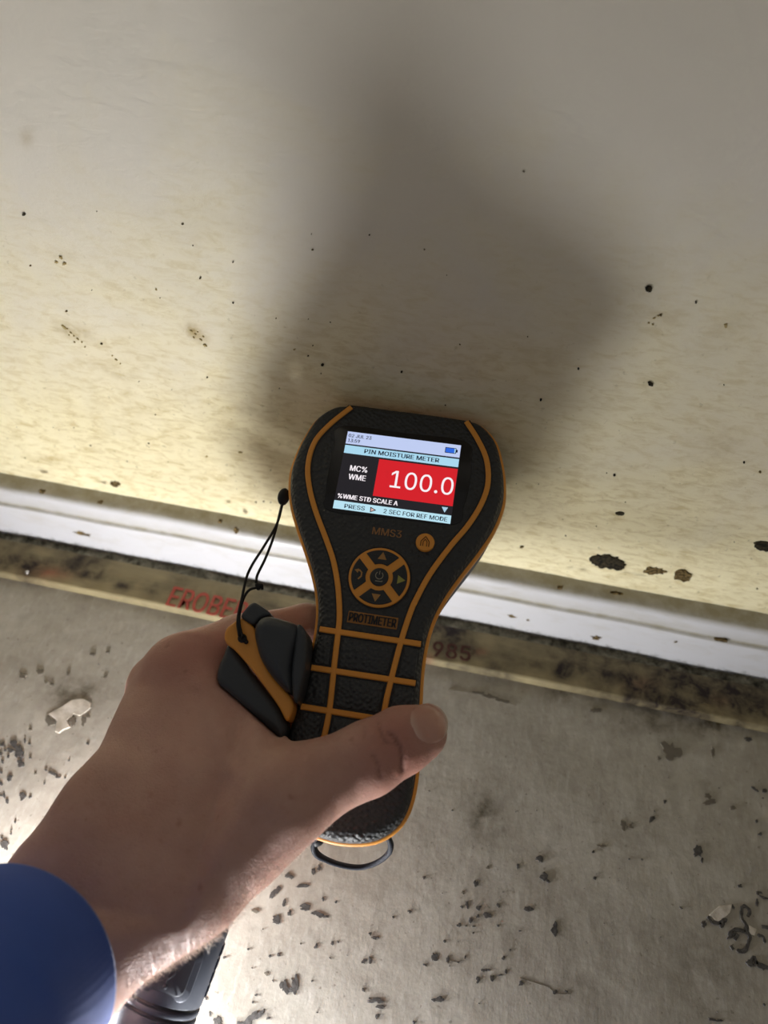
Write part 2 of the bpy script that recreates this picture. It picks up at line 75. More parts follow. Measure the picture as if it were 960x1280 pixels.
"CORD":[[[-43.3,-42.7,-9.0],[-43.0,-52.1,-6.0],[-45.0,-62.8,-2.0],[-46.9,-70.9,1.0],[-47.5,-76.8,3.0],[-46.9,-84.1,5.0],[-45.8,-93.4,8.0],[-43.7,-98.9,9.0]],[[-43.5,-43.4,-9.0],[-43.1,-56.4,-6.0],[-43.4,-67.0,-2.0],[-44.5,-74.3,-0.0],[-44.1,-77.8,1.0]],[[-42.9,-79.2,1.0],[-45.9,-81.1,2.0],[-46.7,-85.9,4.0],[-45.3,-93.3,8.0],[-42.5,-99.3,9.0]],[[-43.3,-78.9,1.0],[-41.9,-78.1,1.0],[-41.3,-79.8,1.0]]],
"BEAD":[-43.7,-39.3,-10.0],
"KNOT":[-43.0,-78.9,1.0],
"STRAP":[[-8.0,-157.8,-22.0],[-9.6,-162.7,-26.0],[-7.6,-166.3,-32.0],[-0.5,-168.5,-38.0],[7.4,-168.2,-40.0],[13.8,-164.8,-38.0],[17.1,-160.1,-33.0],[15.5,-155.5,-26.0],[12.0,-153.5,-22.0]],
"TORCH_A":[-73.4,-207.6,40.0],
"TORCH_B":[-69.8,-180.9,50.1],
"METER":{"u":[0.99894,0.042572,0.017483],
"v":[-0.045991,0.937453,0.34506],
"n":[-0.0017,-0.345498,0.938418],
"O":[-32.22,-5.94,136.464]},
"CAM":{"C":[0.0,-229.19,342.104],
"R":[[0.9778681,0.1760163,-0.1131028],[0.2074732,-0.746037,0.6327588],[0.0269969,-0.6422204,-0.7660444]]}}

# ------------------------------------------------------------------ camera, world, lights, exposure
CAM_C = Vector(DATA['CAM']['C']) / 1000
Rw = np.array(DATA['CAM']['R'])            # columns: right, down, forward
cam = bpy.data.cameras.new('camera')
cam.sensor_fit = 'VERTICAL'
cam.sensor_height = 36.0
cam.lens = 36.0 * 960 / 1280
cam.clip_start = 0.01
cam.dof.use_dof = True
cam.dof.focus_distance = 0.285
cam.dof.aperture_fstop = 8.5
camo = bpy.data.objects.new('camera', cam)
C.objects.link(camo)
mw = Matrix.Identity(4)
for i in range(3):
    mw[i][0] = Rw[i][0]; mw[i][1] = -Rw[i][1]; mw[i][2] = -Rw[i][2]
mw.translation = CAM_C
camo.matrix_world = mw
scene.camera = camo

world = bpy.data.worlds.new('dim room light'); scene.world = world
world.use_nodes = True
WORLD_STRENGTH = 0.175
world.node_tree.nodes['Background'].inputs[0].default_value = (1.0, 0.95, 0.88, 1)
world.node_tree.nodes['Background'].inputs[1].default_value = WORLD_STRENGTH
TORCH_POWER = 8.0          # W, spot in the torch head aimed at the floor
COLLAR_EMIT = 6.0        # glowing collar added to the torch head to light the floor
# two unseen point lights added near the floor: one under the wrist, one nearer the photographer; they light the wall from below
for nm, loc, watt, size in (('added_low_light', (-.130, -.222, .018), 2.1, .014), ('second_added_low_light', (-.038, -.262, .011), 1.12, .013)):
    wl = bpy.data.lights.new(nm, 'POINT'); wl.energy = watt; wl.shadow_soft_size = size; wl.color = (.95, .965, 1.0)
    wlo = bpy.data.objects.new(nm, wl); C.objects.link(wlo); wlo.location = loc

scene.view_settings.view_transform = 'Standard'
scene.view_settings.look = 'None'
scene.view_settings.gamma = 1.0
scene.view_settings.use_curve_mapping = False
scene.view_settings.exposure = 0.0

# ------------------------------------------------------------------ object helpers
def tag(o, label=None, cat=None, group=None, kind=None):
    if label: o['label'] = label
    if cat: o['category'] = cat
    if group: o['group'] = group
    if kind: o['kind'] = kind
    return o

def obj(name, geo, mat, parent=None, smooth=True, sharp=None):
    verts, faces = geo[0], geo[1]
    me = bpy.data.meshes.new(name)
    me.from_pydata([tuple(map(float, v)) for v in verts] if not isinstance(verts, np.ndarray) else verts.tolist(), [], faces)
    me.update()
    bm = bmesh.new(); bm.from_mesh(me)
    if sharp is not None or smooth is False:
        bmesh.ops.recalc_face_normals(bm, faces=bm.faces)
    bm.to_mesh(me); bm.free()
    for p in me.polygons: p.use_smooth = smooth
    if sharp is not None:
        me.set_sharp_from_angle(angle=math.radians(sharp))
    if mat: me.materials.append(mat)
    o = bpy.data.objects.new(name, me)
    C.objects.link(o)
    if parent: o.parent = parent
    return o

def empty(name, loc, rot=None, label=None, cat=None, group=None):
    o = bpy.data.objects.new(name, None)
    o.empty_display_size = 0.01
    C.objects.link(o)
    m = rot.to_4x4() if rot is not None else Matrix.Identity(4)
    m.translation = loc
    o.matrix_world = m
    tag(o, label, cat, group)
    return o

def join(*geos):
    V, Fc = [], []
    for g in geos:
        b = len(V)
        V += [tuple(v) for v in g[0]]
        Fc += [tuple(i + b for i in f) for f in g[1]]
    return V, Fc

def crom(P, n, closed=False):
    """Catmull-Rom through P, resampled evenly to n points."""
    P = np.array(P, float)
    if closed:
        Q = np.vstack([P[-1], P, P[0], P[1]]); segs = len(P)
    else:
        Q = np.vstack([2 * P[0] - P[1], P, 2 * P[-1] - P[-2]]); segs = len(P) - 1
    out = []
    for i in range(segs):
        p0, p1, p2, p3 = Q[i:i + 4]
        for t in np.linspace(0, 1, 24, endpoint=False):
            out.append(.5 * ((2 * p1) + (p2 - p0) * t + (2 * p0 - 5 * p1 + 4 * p2 - p3) * t * t + (3 * p1 - p0 - 3 * p2 + p3) * t ** 3))
    if not closed: out.append(P[-1])
    out = np.array(out)
    if closed: out = np.vstack([out, out[:1]])
    s = np.concatenate([[0], np.cumsum(np.linalg.norm(np.diff(out, axis=0), axis=1))])
    q = np.linspace(0, s[-1], n, endpoint=not closed)
    return np.stack([np.interp(q, s, out[:, k]) for k in range(out.shape[1])], 1)

def resample_closed(P, n):
    P = np.array(P, float); P = np.vstack([P, P[:1]])
    s = np.concatenate([[0], np.cumsum(np.linalg.norm(np.diff(P, axis=0), axis=1))])
    q = np.linspace(0, s[-1], n, endpoint=False)
    return np.stack([np.interp(q, s, P[:, k]) for k in range(2)], 1)

def ccw(P):
    P = np.array(P, float)
    a = np.sum(P[:, 0] * np.roll(P[:, 1], -1) - np.roll(P[:, 0], -1) * P[:, 1])
    return P if a > 0 else P[::-1]

def inset(P, d):
    t = np.roll(P, -1, 0) - np.roll(P, 1, 0)
    t /= np.linalg.norm(t, axis=1)[:, None] + 1e-9
    nrm = np.stack([-t[:, 1], t[:, 0]], 1)      # inward for ccw
    return P + nrm * d

def loft(rings, cap0=True, cap1=True, closed=True):
    V = [tuple(p) for r in rings for p in r]
    n = len(rings[0]); Fc = []
    for i in range(len(rings) - 1):
        for j in range(n if closed else n - 1):
            k = (j + 1) % n
            Fc.append((i * n + j, i * n + k, (i + 1) * n + k, (i + 1) * n + j))
    if cap0: Fc.append(tuple(range(n))[::-1])
    if cap1: Fc.append(tuple(range((len(rings) - 1) * n, len(rings) * n)))
    return V, Fc

MM = 0.001
def pillow(poly, n0, n1, bevel=0.5, steps=3, npts=None, smooth=False):
    """Polygon (u,v in mm) raised from n0 to n1 with a rounded upper edge; metres out."""
    P = ccw(poly)
    if smooth: P = crom(P, npts or 60, True)
    elif npts: P = resample_closed(P, npts)
    rings = [np.c_[P, np.full(len(P), n0)]]
    for s in range(steps + 1):
        a = math.pi / 2 * s / steps
        Q = inset(P, bevel * (1 - math.cos(a))) if bevel else P
        rings.append(np.c_[Q, np.full(len(P), n1 - bevel + bevel * math.sin(a))])
        if not bevel: break
    V, Fc = loft(rings)
    return np.array(V) * MM, Fc

def ribbon(path, w, n0, n1, bevel=0.35):
    P = np.array(path, float)
    t = np.gradient(P, axis=0); t /= np.linalg.norm(t, axis=1)[:, None]
    nr = np.stack([-t[:, 1], t[:, 0]], 1)
    prof = [(-w / 2, n0), (-w / 2, n1 - bevel), (-w / 2 + bevel, n1), (w / 2 - bevel, n1), (w / 2, n1 - bevel), (w / 2, n0)]
    rings = [[(*(P[i] + nr[i] * a), b) for a, b in prof] for i in range(len(P))]
    V, Fc = loft(rings)
    return np.array(V) * MM, Fc

def tube(path, r, seg=10, taper=None):
    P = np.array(path, float)
    t = np.gradient(P, axis=0); t /= np.linalg.norm(t, axis=1)[:, None] + 1e-12
    up = np.array([0.3, 0.2, 1.0]); up /= np.linalg.norm(up)
    rings = []
    a = np.cross(t[0], up); a /= np.linalg.norm(a)
    for i in range(len(P)):
        a = a - t[i] * np.dot(a, t[i]); a /= np.linalg.norm(a)
        b = np.cross(t[i], a)
        rr = r[i] if hasattr(r, '__len__') else r
        rings.append([P[i] + (a * math.cos(x) + b * math.sin(x)) * rr for x in np.linspace(0, 2 * math.pi, seg, endpoint=False)])
    return loft(rings)

def lathe(prof, seg=48):
    """prof: (radius, z) list, mm."""
    rings = [[(r * math.cos(a), r * math.sin(a), z) for a in np.linspace(0, 2 * math.pi, seg, endpoint=False)] for r, z in prof]
    V, Fc = loft(rings)
    return np.array(V) * MM, Fc

def ball(c, rx, ry, rz, seg=20, rings=12):
    R = []
    for i in range(rings + 1):
        ph = math.pi * min(max(i / rings, .001), .999)
        R.append([(c[0] + rx * math.sin(ph) * math.cos(a), c[1] + ry * math.sin(ph) * math.sin(a), c[2] + rz * math.cos(ph)) for a in np.linspace(0, 2 * math.pi, seg, endpoint=False)])
    R = R[::-1]
    return loft(R)

FONT = None
try:
    import os
    FONT = bpy.data.fonts.load(os.path.join(bpy.utils.system_resource('DATAFILES', path='fonts'), 'Inter.woff2'))
except Exception:
    FONT = None
def text_geo(s, u0, u1, v0, cap, n, thick=0.0, bold=0.0):
    """Lettering as a mesh: baseline from u0 to u1 at v0, capital height cap (mm), lying at height n."""
    cu = bpy.data.curves.new('lettering', 'FONT')
    if FONT: cu.font = FONT
    cu.body = s; cu.size = 1; cu.extrude = 0.02 if thick else 0
    cu.resolution_u = 3
    t = bpy.data.objects.new('lettering', cu); C.objects.link(t)
    dg = bpy.context.evaluated_depsgraph_get()
    me = bpy.data.meshes.new_from_object(t.evaluated_get(dg))
    V = np.array([v.co[:] for v in me.vertices]); Fc = [tuple(p.vertices) for p in me.polygons]
    bpy.data.objects.remove(t); bpy.data.curves.remove(cu); bpy.data.meshes.remove(me)
    mn, mx = V.min(0), V.max(0)
    caph = CAPH
    V2 = np.empty_like(V)
    V2[:, 0] = u0 + (V[:, 0] - mn[0]) / (mx[0] - mn[0]) * (u1 - u0)
    V2[:, 1] = v0 + V[:, 1] / caph * cap
    V2[:, 2] = n + (thick * (V[:, 2] - mn[2]) / max(mx[2] - mn[2], 1e-6) if thick else 0)
    if bold:
        A, B = V2.copy(), V2.copy(); A[:, 0] -= bold; B[:, 0] += bold; B[:, 2] += .004
        m = len(V2); V2 = np.vstack([A, B]); Fc = Fc + [tuple(i + m for i in f) for f in Fc]
    return V2 * MM, Fc

CAPH = 1.0
CAPH = float(text_geo('H', 0, 1, 0, 1, 0)[0][:, 1].max() / MM)
def surface_nets(F, origin, h):
    S = F < 0
    nx, ny, nz = F.shape
    cnt = np.zeros((nx - 1, ny - 1, nz - 1), np.int8)
    for i in (0, 1):
        for j in (0, 1):
            for k_ in (0, 1):
                cnt += S[i:nx - 1 + i, j:ny - 1 + j, k_:nz - 1 + k_]
    act = np.argwhere((cnt > 0) & (cnt < 8))
    idm = np.full(cnt.shape, -1, np.int64); idm[tuple(act.T)] = np.arange(len(act))
    acc = np.zeros((len(act), 3)); num = np.zeros(len(act))
    corners = [(i, j, k_) for i in (0, 1) for j in (0, 1) for k_ in (0, 1)]
    for a in corners:
        for d in range(3):
            if a[d]: continue
            b = list(a); b[d] = 1
            fa = F[act[:, 0] + a[0], act[:, 1] + a[1], act[:, 2] + a[2]]; fb = F[act[:, 0] + b[0], act[:, 1] + b[1], act[:, 2] + b[2]]
            m = (fa < 0) != (fb < 0)
            t = np.where(m, fa / np.where(m, fa - fb, 1), 0)
            P = np.array(a, float)[None, :].repeat(len(act), 0); P[:, d] += t
            acc[m] += P[m]; num[m] += 1
    Vt = origin + (act + acc / num[:, None]) * h
    quads = []
    for d in range(3):
        o1, o2 = [(1, 2), (2, 0), (0, 1)][d]
        A0 = np.moveaxis(S, d, 0); m = A0[:-1] != A0[1:]
        idx = np.argwhere(np.moveaxis(m, 0, d)); 
        idx = idx[(idx[:, o1] > 0) & (idx[:, o2] > 0) & (idx[:, o1] < cnt.shape[o1]) & (idx[:, o2] < cnt.shape[o2])]
        e1 = np.zeros(3, int); e1[o1] = 1; e2 = np.zeros(3, int); e2[o2] = 1
        q = np.stack([idm[tuple((idx - e1 - e2).T)], idm[tuple((idx - e2).T)], idm[tuple(idx.T)], idm[tuple((idx - e1).T)]], 1)
        flip = ~S[tuple(idx.T)]
        q[flip] = q[flip][:, ::-1]
        quads.append(q)
    return Vt, np.vstack(quads)
def smooth_mesh(V, Q, it, lam=.5):
    e = np.vstack([Q[:, [0, 1]], Q[:, [1, 2]], Q[:, [2, 3]], Q[:, [3, 0]]])
    for _ in range(it):
        acc = np.zeros_like(V); num = np.zeros(len(V))
        np.add.at(acc, e[:, 0], V[e[:, 1]]); np.add.at(acc, e[:, 1], V[e[:, 0]])
        np.add.at(num, e[:, 0], 1); np.add.at(num, e[:, 1], 1)
        V = V + lam * (acc / np.maximum(num, 1)[:, None] - V)
    return V
def sdf_part(poly, n0, n1, R, h=.5, tilt=(0, 0)):
    """Closed outline (mm) with every edge rounded by radius R, between heights n0 and n1 (plane tilted by tilt)."""
    P = crom(ccw(poly), 72, True); c = P.mean(0)
    lo_ = np.array([*(P.min(0) - 2), n0 - 6]); hi_ = np.array([*(P.max(0) + 2), n1 + 6])
    dm_ = np.ceil((hi_ - lo_) / h).astype(int) + 1
    gx_, gy_ = np.meshgrid(lo_[0] + h * np.arange(dm_[0]), lo_[1] + h * np.arange(dm_[1]), indexing='ij')
    d = np.full(gx_.shape, 1e9); ins = np.zeros(gx_.shape, bool)
    for (x0, y0), (x1, y1) in zip(P, np.roll(P, -1, 0)):
        ex, ey = x1 - x0, y1 - y0
        t = np.clip(((gx_ - x0) * ex + (gy_ - y0) * ey) / (ex * ex + ey * ey + 1e-12), 0, 1)
        d = np.minimum(d, np.hypot(gx_ - x0 - t * ex, gy_ - y0 - t * ey))
        ins ^= ((y0 > gy_) != (y1 > gy_)) & (gx_ < (x1 - x0) * (gy_ - y0) / (y1 - y0 + 1e-12) + x0)
    d2 = np.where(ins, -d, d)[:, :, None]
    z = (lo_[2] + h * np.arange(dm_[2]))[None, None, :] - ((gx_ - c[0]) * tilt[0] + (gy_ - c[1]) * tilt[1])[:, :, None]
    zz = np.abs(z - (n0 + n1) / 2) - (n1 - n0) / 2
    qx, qy = d2 + R, zz + R
    F = np.sqrt(np.maximum(qx, 0) ** 2 + np.maximum(qy, 0) ** 2) + np.minimum(np.maximum(qx, qy), 0) - R
    V, Q = surface_nets(F.astype(np.float32), lo_, h)
    V = smooth_mesh(V, Q, 3)
    return V * MM, Q.tolist()

# ------------------------------------------------------------------ material helpers
def new_mat(name, col=(0.5, 0.5, 0.5), rough=0.5, spec=0.5, metal=0.0, emit=None, es=1.0):
    m = bpy.data.materials.new(name); m.use_nodes = True
    b = m.node_tree.nodes['Principled BSDF']
    b.inputs['Base Color'].default_value = (*col, 1)
    b.inputs['Roughness'].default_value = rough
    b.inputs['Specular IOR Level'].default_value = spec
    b.inputs['Metallic'].default_value = metal
    if emit:
        b.inputs['Emission Color'].default_value = (*emit, 1)
        b.inputs['Emission Strength'].default_value = es
    return m

class NT:
    def __init__(s, m):
        s.t = m.node_tree; s.b = s.t.nodes['Principled BSDF']
    def n(s, typ, **kw):
        nd = s.t.nodes.new(typ)
        for k, v in kw.items():
            if hasattr(nd, k): setattr(nd, k, v)
        return nd
    def l(s, a, b): s.t.links.new(a, b)
    def coord(s, scale=(1, 1, 1), rot=(0, 0, 0)):
        tc = s.n('ShaderNodeTexCoord'); mp = s.n('ShaderNodeMapping')
        mp.inputs['Scale'].default_value = scale; mp.inputs['Rotation'].default_value = rot
        s.l(tc.outputs['Object'], mp.inputs['Vector']); return mp.outputs['Vector']
    def noise(s, vec, scale, detail=4, rough=.6, dist=0.0):
        nd = s.n('ShaderNodeTexNoise')
        nd.inputs['Scale'].default_value = scale; nd.inputs['Detail'].default_value = detail
        nd.inputs['Roughness'].default_value = rough; nd.inputs['Distortion'].default_value = dist
        s.l(vec, nd.inputs['Vector']); return nd.outputs['Fac']
    def voro(s, vec, scale, feature='F1', rnd=1.0):
        nd = s.n('ShaderNodeTexVoronoi'); nd.feature = feature
        nd.inputs['Scale'].default_value = scale; nd.inputs['Randomness'].default_value = rnd
        s.l(vec, nd.inputs['Vector']); return nd.outputs['Distance']
    def ramp(s, fac, *stops):
        nd = s.n('ShaderNodeValToRGB'); cr = nd.color_ramp
        while len(cr.elements) < len(stops): cr.elements.new(0.5)
        for e, (p, c) in zip(cr.elements, stops):
            e.position = p; e.color = (*c, 1) if hasattr(c, '__len__') else (c, c, c, 1)
        s.l(fac, nd.inputs['Fac']); return nd.outputs['Color']
    def mix(s, fac, a, b, mode='MIX'):
        nd = s.n('ShaderNodeMix'); nd.data_type = 'RGBA'; nd.blend_type = mode
        for sock, val in ((nd.inputs[0], fac), (nd.inputs[6], a), (nd.inputs[7], b)):
            if hasattr(val, 'is_output'): s.l(val, sock)
            elif hasattr(val, '__len__'): sock.default_value = (*val, 1)
            else: sock.default_value = val
        return nd.outputs[2]
    def math(s, op, a, b=0.0, clamp=False):
        nd = s.n('ShaderNodeMath'); nd.operation = op; nd.use_clamp = clamp
        for sock, val in ((nd.inputs[0], a), (nd.inputs[1], b)):
            if hasattr(val, 'is_output'): s.l(val, sock)
            else: sock.default_value = val
        return nd.outputs[0]
    def attr(s, name):
        nd = s.n('ShaderNodeAttribute'); nd.attribute_name = name; return nd.outputs['Fac']
    def color(s, c): s.l(c, s.b.inputs['Base Color'])
    def rough(s, c): s.l(c, s.b.inputs['Roughness'])
    def bump(s, h, dist, strength=1.0, prev=None):
        nd = s.n('ShaderNodeBump'); nd.inputs['Distance'].default_value = dist; nd.inputs['Strength'].default_value = strength
        s.l(h, nd.inputs['Height'])
        if prev is not None: s.l(prev, nd.inputs['Normal'])
        s.l(nd.outputs['Normal'], s.b.inputs['Normal']); return nd.outputs['Normal']

# paint-stained plaster
M_wall = new_mat('stained_plaster', rough=.75, spec=.25); k = NT(M_wall)
v = k.coord(); sep = k.n('ShaderNodeSeparateXYZ'); k.l(v, sep.inputs[0])
big = k.noise(v, 14, 5, .6, .6)
zf = k.math('SUBTRACT', 0.235, sep.outputs['Z']); zf = k.math('MULTIPLY', zf, 7.0)
zf = k.math('ADD', zf, k.math('MULTIPLY', k.math('SUBTRACT', big, .5), 1.6), clamp=True)
base = k.mix(zf, (.75, .70, .60), (.83, .745, .485))
streak = k.noise(k.coord((1, 1, 2.8), (0, .75, 0)), 115, 7, .68, .6)
base = k.mix(k.math('MULTIPLY', k.ramp(streak, (.46, 0.0), (.66, 1.0)), k.math('MULTIPLY', zf, .85)), base, (.60, .49, .25))
fleck = k.ramp(k.noise(v, 330, 3, .55), (.665, 0.0), (.72, 1.0))
base = k.mix(k.math('MULTIPLY', fleck, k.math('MULTIPLY', zf, .5)), base, (.38, .32, .16))
st = k.attr('stain')
base = k.mix(k.math('MULTIPLY', st, k.ramp(k.noise(v, 260, 4, .6), (.32, .4), (.6, 1.0))), base, (.36, .255, .085))
k.color(base)
h1 = k.noise(v, 210, 5, .6); h2 = k.noise(k.coord((1, 1, 2.2), (0, .4, 0)), 90, 6, .7, .6)
nb = k.bump(h1, .0007, .35); k.bump(h2, .0012, .35, nb)

# floor concrete
M_floor = new_mat('concrete', rough=.85, spec=.2); k = NT(M_floor); v = k.coord()
a1 = k.noise(v, 22, 6, .6, .4); a2 = k.noise(v, 160, 6, .65)
base = k.mix(k.ramp(a1, (.35, 0.0), (.68, 1.0)), (.37, .34, .285), (.46, .43, .365))
base = k.mix(k.ramp(a2, (.45, 0.0), (.75, .55)), base, (.29, .26, .215))
stre = k.noise(k.coord((3.2, 1, 1), (0, 0, .1)), 120, 5, .6)
base = k.mix(k.ramp(stre, (.52, 0.0), (.7, .5)), base, (.53, .505, .45))
sp = k.ramp(k.noise(v, 420, 2, .5), (.69, 0.0), (.73, 1.0))
base = k.mix(k.math('MULTIPLY', sp, .55), base, (.16, .14, .11))
dn = k.math('MULTIPLY', k.attr('stain'), k.ramp(k.noise(v, 190, 5, .7), (.3, .25), (.62, 1.0)))
base = k.mix(dn, base, (.085, .07, .042))
k.color(base)
nb = k.bump(k.noise(v, 330, 5, .6), .0005, .22); k.bump(stre, .0005, .2, nb)

# white painted baseboard
M_base = new_mat('white_gloss_paint', rough=.35, spec=.5); k = NT(M_base); v = k.coord()
sep = k.n('ShaderNodeSeparateXYZ'); k.l(v, sep.inputs[0])
d1 = k.noise(k.coord((1, 1, 3)), 55, 6, .65, .5)
base = k.mix(k.ramp(d1, (.5, 0.0), (.8, .6)), (.60, .59, .595), (.48, .445, .385))
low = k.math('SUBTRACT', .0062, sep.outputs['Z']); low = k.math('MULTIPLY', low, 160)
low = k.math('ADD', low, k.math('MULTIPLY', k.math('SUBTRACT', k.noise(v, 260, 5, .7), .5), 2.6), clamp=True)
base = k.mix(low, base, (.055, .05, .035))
top = k.attr('grime')
tn = k.math('MULTIPLY', top, k.ramp(k.noise(k.coord((1, 1, 1)), 120, 5, .65), (.2, .45), (.6, 1.0)))
base = k.mix(tn, base, (.30, .27, .19))
k.color(base); k.bump(k.noise(v, 300, 4, .6), .0004, .3)

# plywood gripper strip
M_ply = new_mat('damp_stained_plywood', rough=.7, spec=.3); k = NT(M_ply); v = k.coord()
gr = k.noise(k.coord((.25, 4, 4)), 260, 5, .6, .6)
base = k.mix(gr, (.35, .29, .15), (.22, .175, .095))
base = k.mix(k.math('MULTIPLY', k.attr('red'), k.noise(v, 160, 4, .6)), base, (.42, .10, .05))
dn = k.math('MULTIPLY', k.attr('stain'), k.ramp(k.noise(v, 150, 5, .7, .5), (.25, .3), (.6, 1.0)), clamp=True)
base = k.mix(dn, base, (.020, .012, .010))
k.color(base); k.bump(gr, .0006, .5)

M_debris = new_mat('mouldy_grit', rough=.95, spec=.1); k = NT(M_debris); v = k.coord()
g1 = k.noise(v, 210, 6, .7)
k.color(k.ramp(g1, (.36, (.05, .046, .034)), (.5, (.20, .185, .13)), (.7, (.40, .37, .27))))
k.bump(k.noise(v, 500, 5, .7), .0012, .9)

M_residue = new_mat('old_black_adhesive', (.075, .07, .066), .8, .25)
k = NT(M_residue); v = k.coord(); k.color(k.ramp(k.noise(v, 600, 4, .6), (.35, (.05, .045, .04)), (.7, (.115, .108, .10))))
M_faint = new_mat('faded_adhesive', (.155, .135, .105), .85, .2)
M_flake = new_mat('pale_levelling_skin', (.60, .55, .47), .85, .2); k = NT(M_flake); v = k.coord(); k.color(k.ramp(k.noise(v, 150, 5, .65), (.35, (.44, .39, .31)), (.62, (.66, .61, .53)))); k.bump(k.noise(v, 300, 4, .6), .0006, .4)
M_mould = new_mat('black_mould', (.022, .02, .016), .95, .1)
k = NT(M_mould); v = k.coord(); k.color(k.ramp(k.noise(v, 700, 4, .6), (.4, (.012, .011, .009)), (.7, (.07, .055, .03)))); k.bump(k.noise(v, 900, 3, .6), .0006, .8)
M_brownspot = new_mat('brown_mould', (.19, .135, .055), .95, .1)
k = NT(M_brownspot); v = k.coord(); k.color(k.ramp(k.noise(v, 800, 4, .6), (.42, (.05, .033, .013)), (.68, (.24, .17, .07))))
M_tanspot = new_mat('tan_scuff', (.40, .31, .14), .95, .1)
M_redprint = new_mat('faded_red_ink', (.42, .085, .06), .8, .2)
M_darkprint = new_mat('mould_darkened_red_ink', (.085, .035, .026), .8, .2)
M_nail = new_mat('shiny_steel', (.75, .74, .72), .25, .5, 1.0)

# meter
def rubber(name, col, scale, depth, rough=.55):
    m = new_mat(name, col, rough, .4); k = NT(m)
    vo = k.voro(k.coord((1, 1.1, 1), (0, 0, .6)), scale, 'SMOOTH_F1', .6)
    k.bump(k.ramp(vo, (.1, 1.0), (.75, 0.0)), depth, .7)
    return m
M_rubber = rubber('black_textured_rubber', (.034, .036, .037), 640, .0011)
M_rubber_grip = rubber('black_pebbled_rubber', (.036, .038, .040), 620, .0010, .48)
M_orange = new_mat('orange_rubber', (.80, .33, .05), .5, .4)
M_plate = new_mat('brown_orange_plate', (.36, .16, .04), .55, .35)
M_black_gloss = new_mat('black_glass', (.006, .006, .007), .12, .5)
M_black = new_mat('black_plastic', (.012, .012, .013), .5, .4)
M_button = new_mat('dark_button_rubber', (.022, .025, .027), .45, .4)
M_icon_o = new_mat('tan_print', (.42, .22, .07), .6, .3)
M_icon_g = new_mat('olive_print', (.34, .33, .08), .6, .3)
M_icon_grey = new_mat('grey_print', (.30, .27, .20), .6, .3)
M_icon_dark = new_mat('dark_print', (.16, .06, .012), .6, .3)
M_model = new_mat('bronze_print', (.30, .15, .06), .6, .3)
def screen(name, col, s=1.0): return new_mat(name, (0, 0, 0), .4, .2, 0, col, s)
S_status = screen('lit_lavender', (.55, .64, .93), .95)
S_title = screen('lit_cyan', (.42, .72, .90), .95)
S_red = screen('lit_red', (.66, .016, .024), 1.0)
S_foot = screen('lit_pale_cyan', (.50, .78, .90), .98)
S_dark = screen('lit_black', (.020, .018, .022), .9)
S_white = screen('lit_white', (.95, .88, .92), 1.0)
S_ink = screen('lit_ink', (.012, .018, .045), .6)
S_blue = screen('lit_blue', (.03, .14, .72), 1.0)
S_tri = screen('lit_light_blue', (.45, .68, .85), .9)

M_cap = new_mat('dark_grey_plastic', (.042, .047, .053), .42, .4)
k = NT(M_cap); k.bump(k.noise(k.coord(), 900, 3, .6), .0003, .35)
M_caporange = new_mat('amber_plastic', (.74, .31, .05), .4, .45)
M_cord = new_mat('black_cord', (.008, .008, .008), .6, .3)
k = NT(M_cord); k.bump(k.noise(k.coord((1, 1, 1)), 2200, 2, .5), .0003, .5)
M_strap = new_mat('navy_black_webbing', (.014, .016, .024), .7, .3)

# skin and cloth
M_skin = new_mat('skin', rough=.48, spec=.4); k = NT(M_skin); v = k.coord()
m1 = k.noise(v, 45, 5, .6); m2 = k.noise(v, 320, 5, .6)
base = k.mix(k.ramp(m1, (.35, 0.0), (.68, 1.0)), (.49, .28, .22), (.585, .355, .28))
base = k.mix(k.math('MULTIPLY', k.attr('flush'), .75), base, (.43, .175, .13))
base = k.mix(k.ramp(m2, (.58, 0.0), (.75, .28)), base, (.36, .17, .12))
fk = k.ramp(k.noise(v, 150, 2, .5), (.70, 0.0), (.76, .5))
base = k.mix(fk, base, (.32, .14, .10))
base = k.mix(k.attr('crease'), base, (.24, .10, .075))
k.color(base)
k.b.inputs['Subsurface Weight'].default_value = .22
k.b.inputs['Subsurface Radius'].default_value = (.0045, .0018, .001)
k.b.inputs['Subsurface Scale'].default_value = 1.0
vo = k.voro(k.coord((1, 1, 1)), 900, 'DISTANCE_TO_EDGE'); fine = k.ramp(vo, (.0, 0.0), (.12, 1.0))
nb = k.bump(fine, .00035, .28); k.bump(k.noise(v, 420, 5, .6), .0008, .25, nb)
M_nailskin = new_mat('thumbnail', (.56, .315, .25), .42, .4); k = NT(M_nailskin)
k.color(k.mix(k.attr('tip'), k.mix(k.attr('lunula'), (.54, .29, .225), (.64, .44, .37)), (.72, .60, .50)))
k.b.inputs['Subsurface Weight'].default_value = .15; k.b.inputs['Subsurface Radius'].default_value = (.003, .0012, .0008); k.b.inputs['Subsurface Scale'].default_value = 1.0
M_hair = new_mat('fair_arm_hair', (.90, .80, .70), .5, .4)
M_sleeve = new_mat('royal_blue_knit', (.022, .062, .26), .85, .2); k = NT(M_sleeve); v = k.coord()
wv = k.n('ShaderNodeTexWave'); wv.inputs['Scale'].default_value = 420; wv.inputs['Distortion'].default_value = 2.0; k.l(v, wv.inputs['Vector'])
k.color(k.mix(k.noise(v, 60, 4), (.022, .068, .33), (.032, .095, .44)))
k.bump(wv.outputs['Fac'], .0003, .12); k.b.inputs['Sheen Weight'].default_value = .25

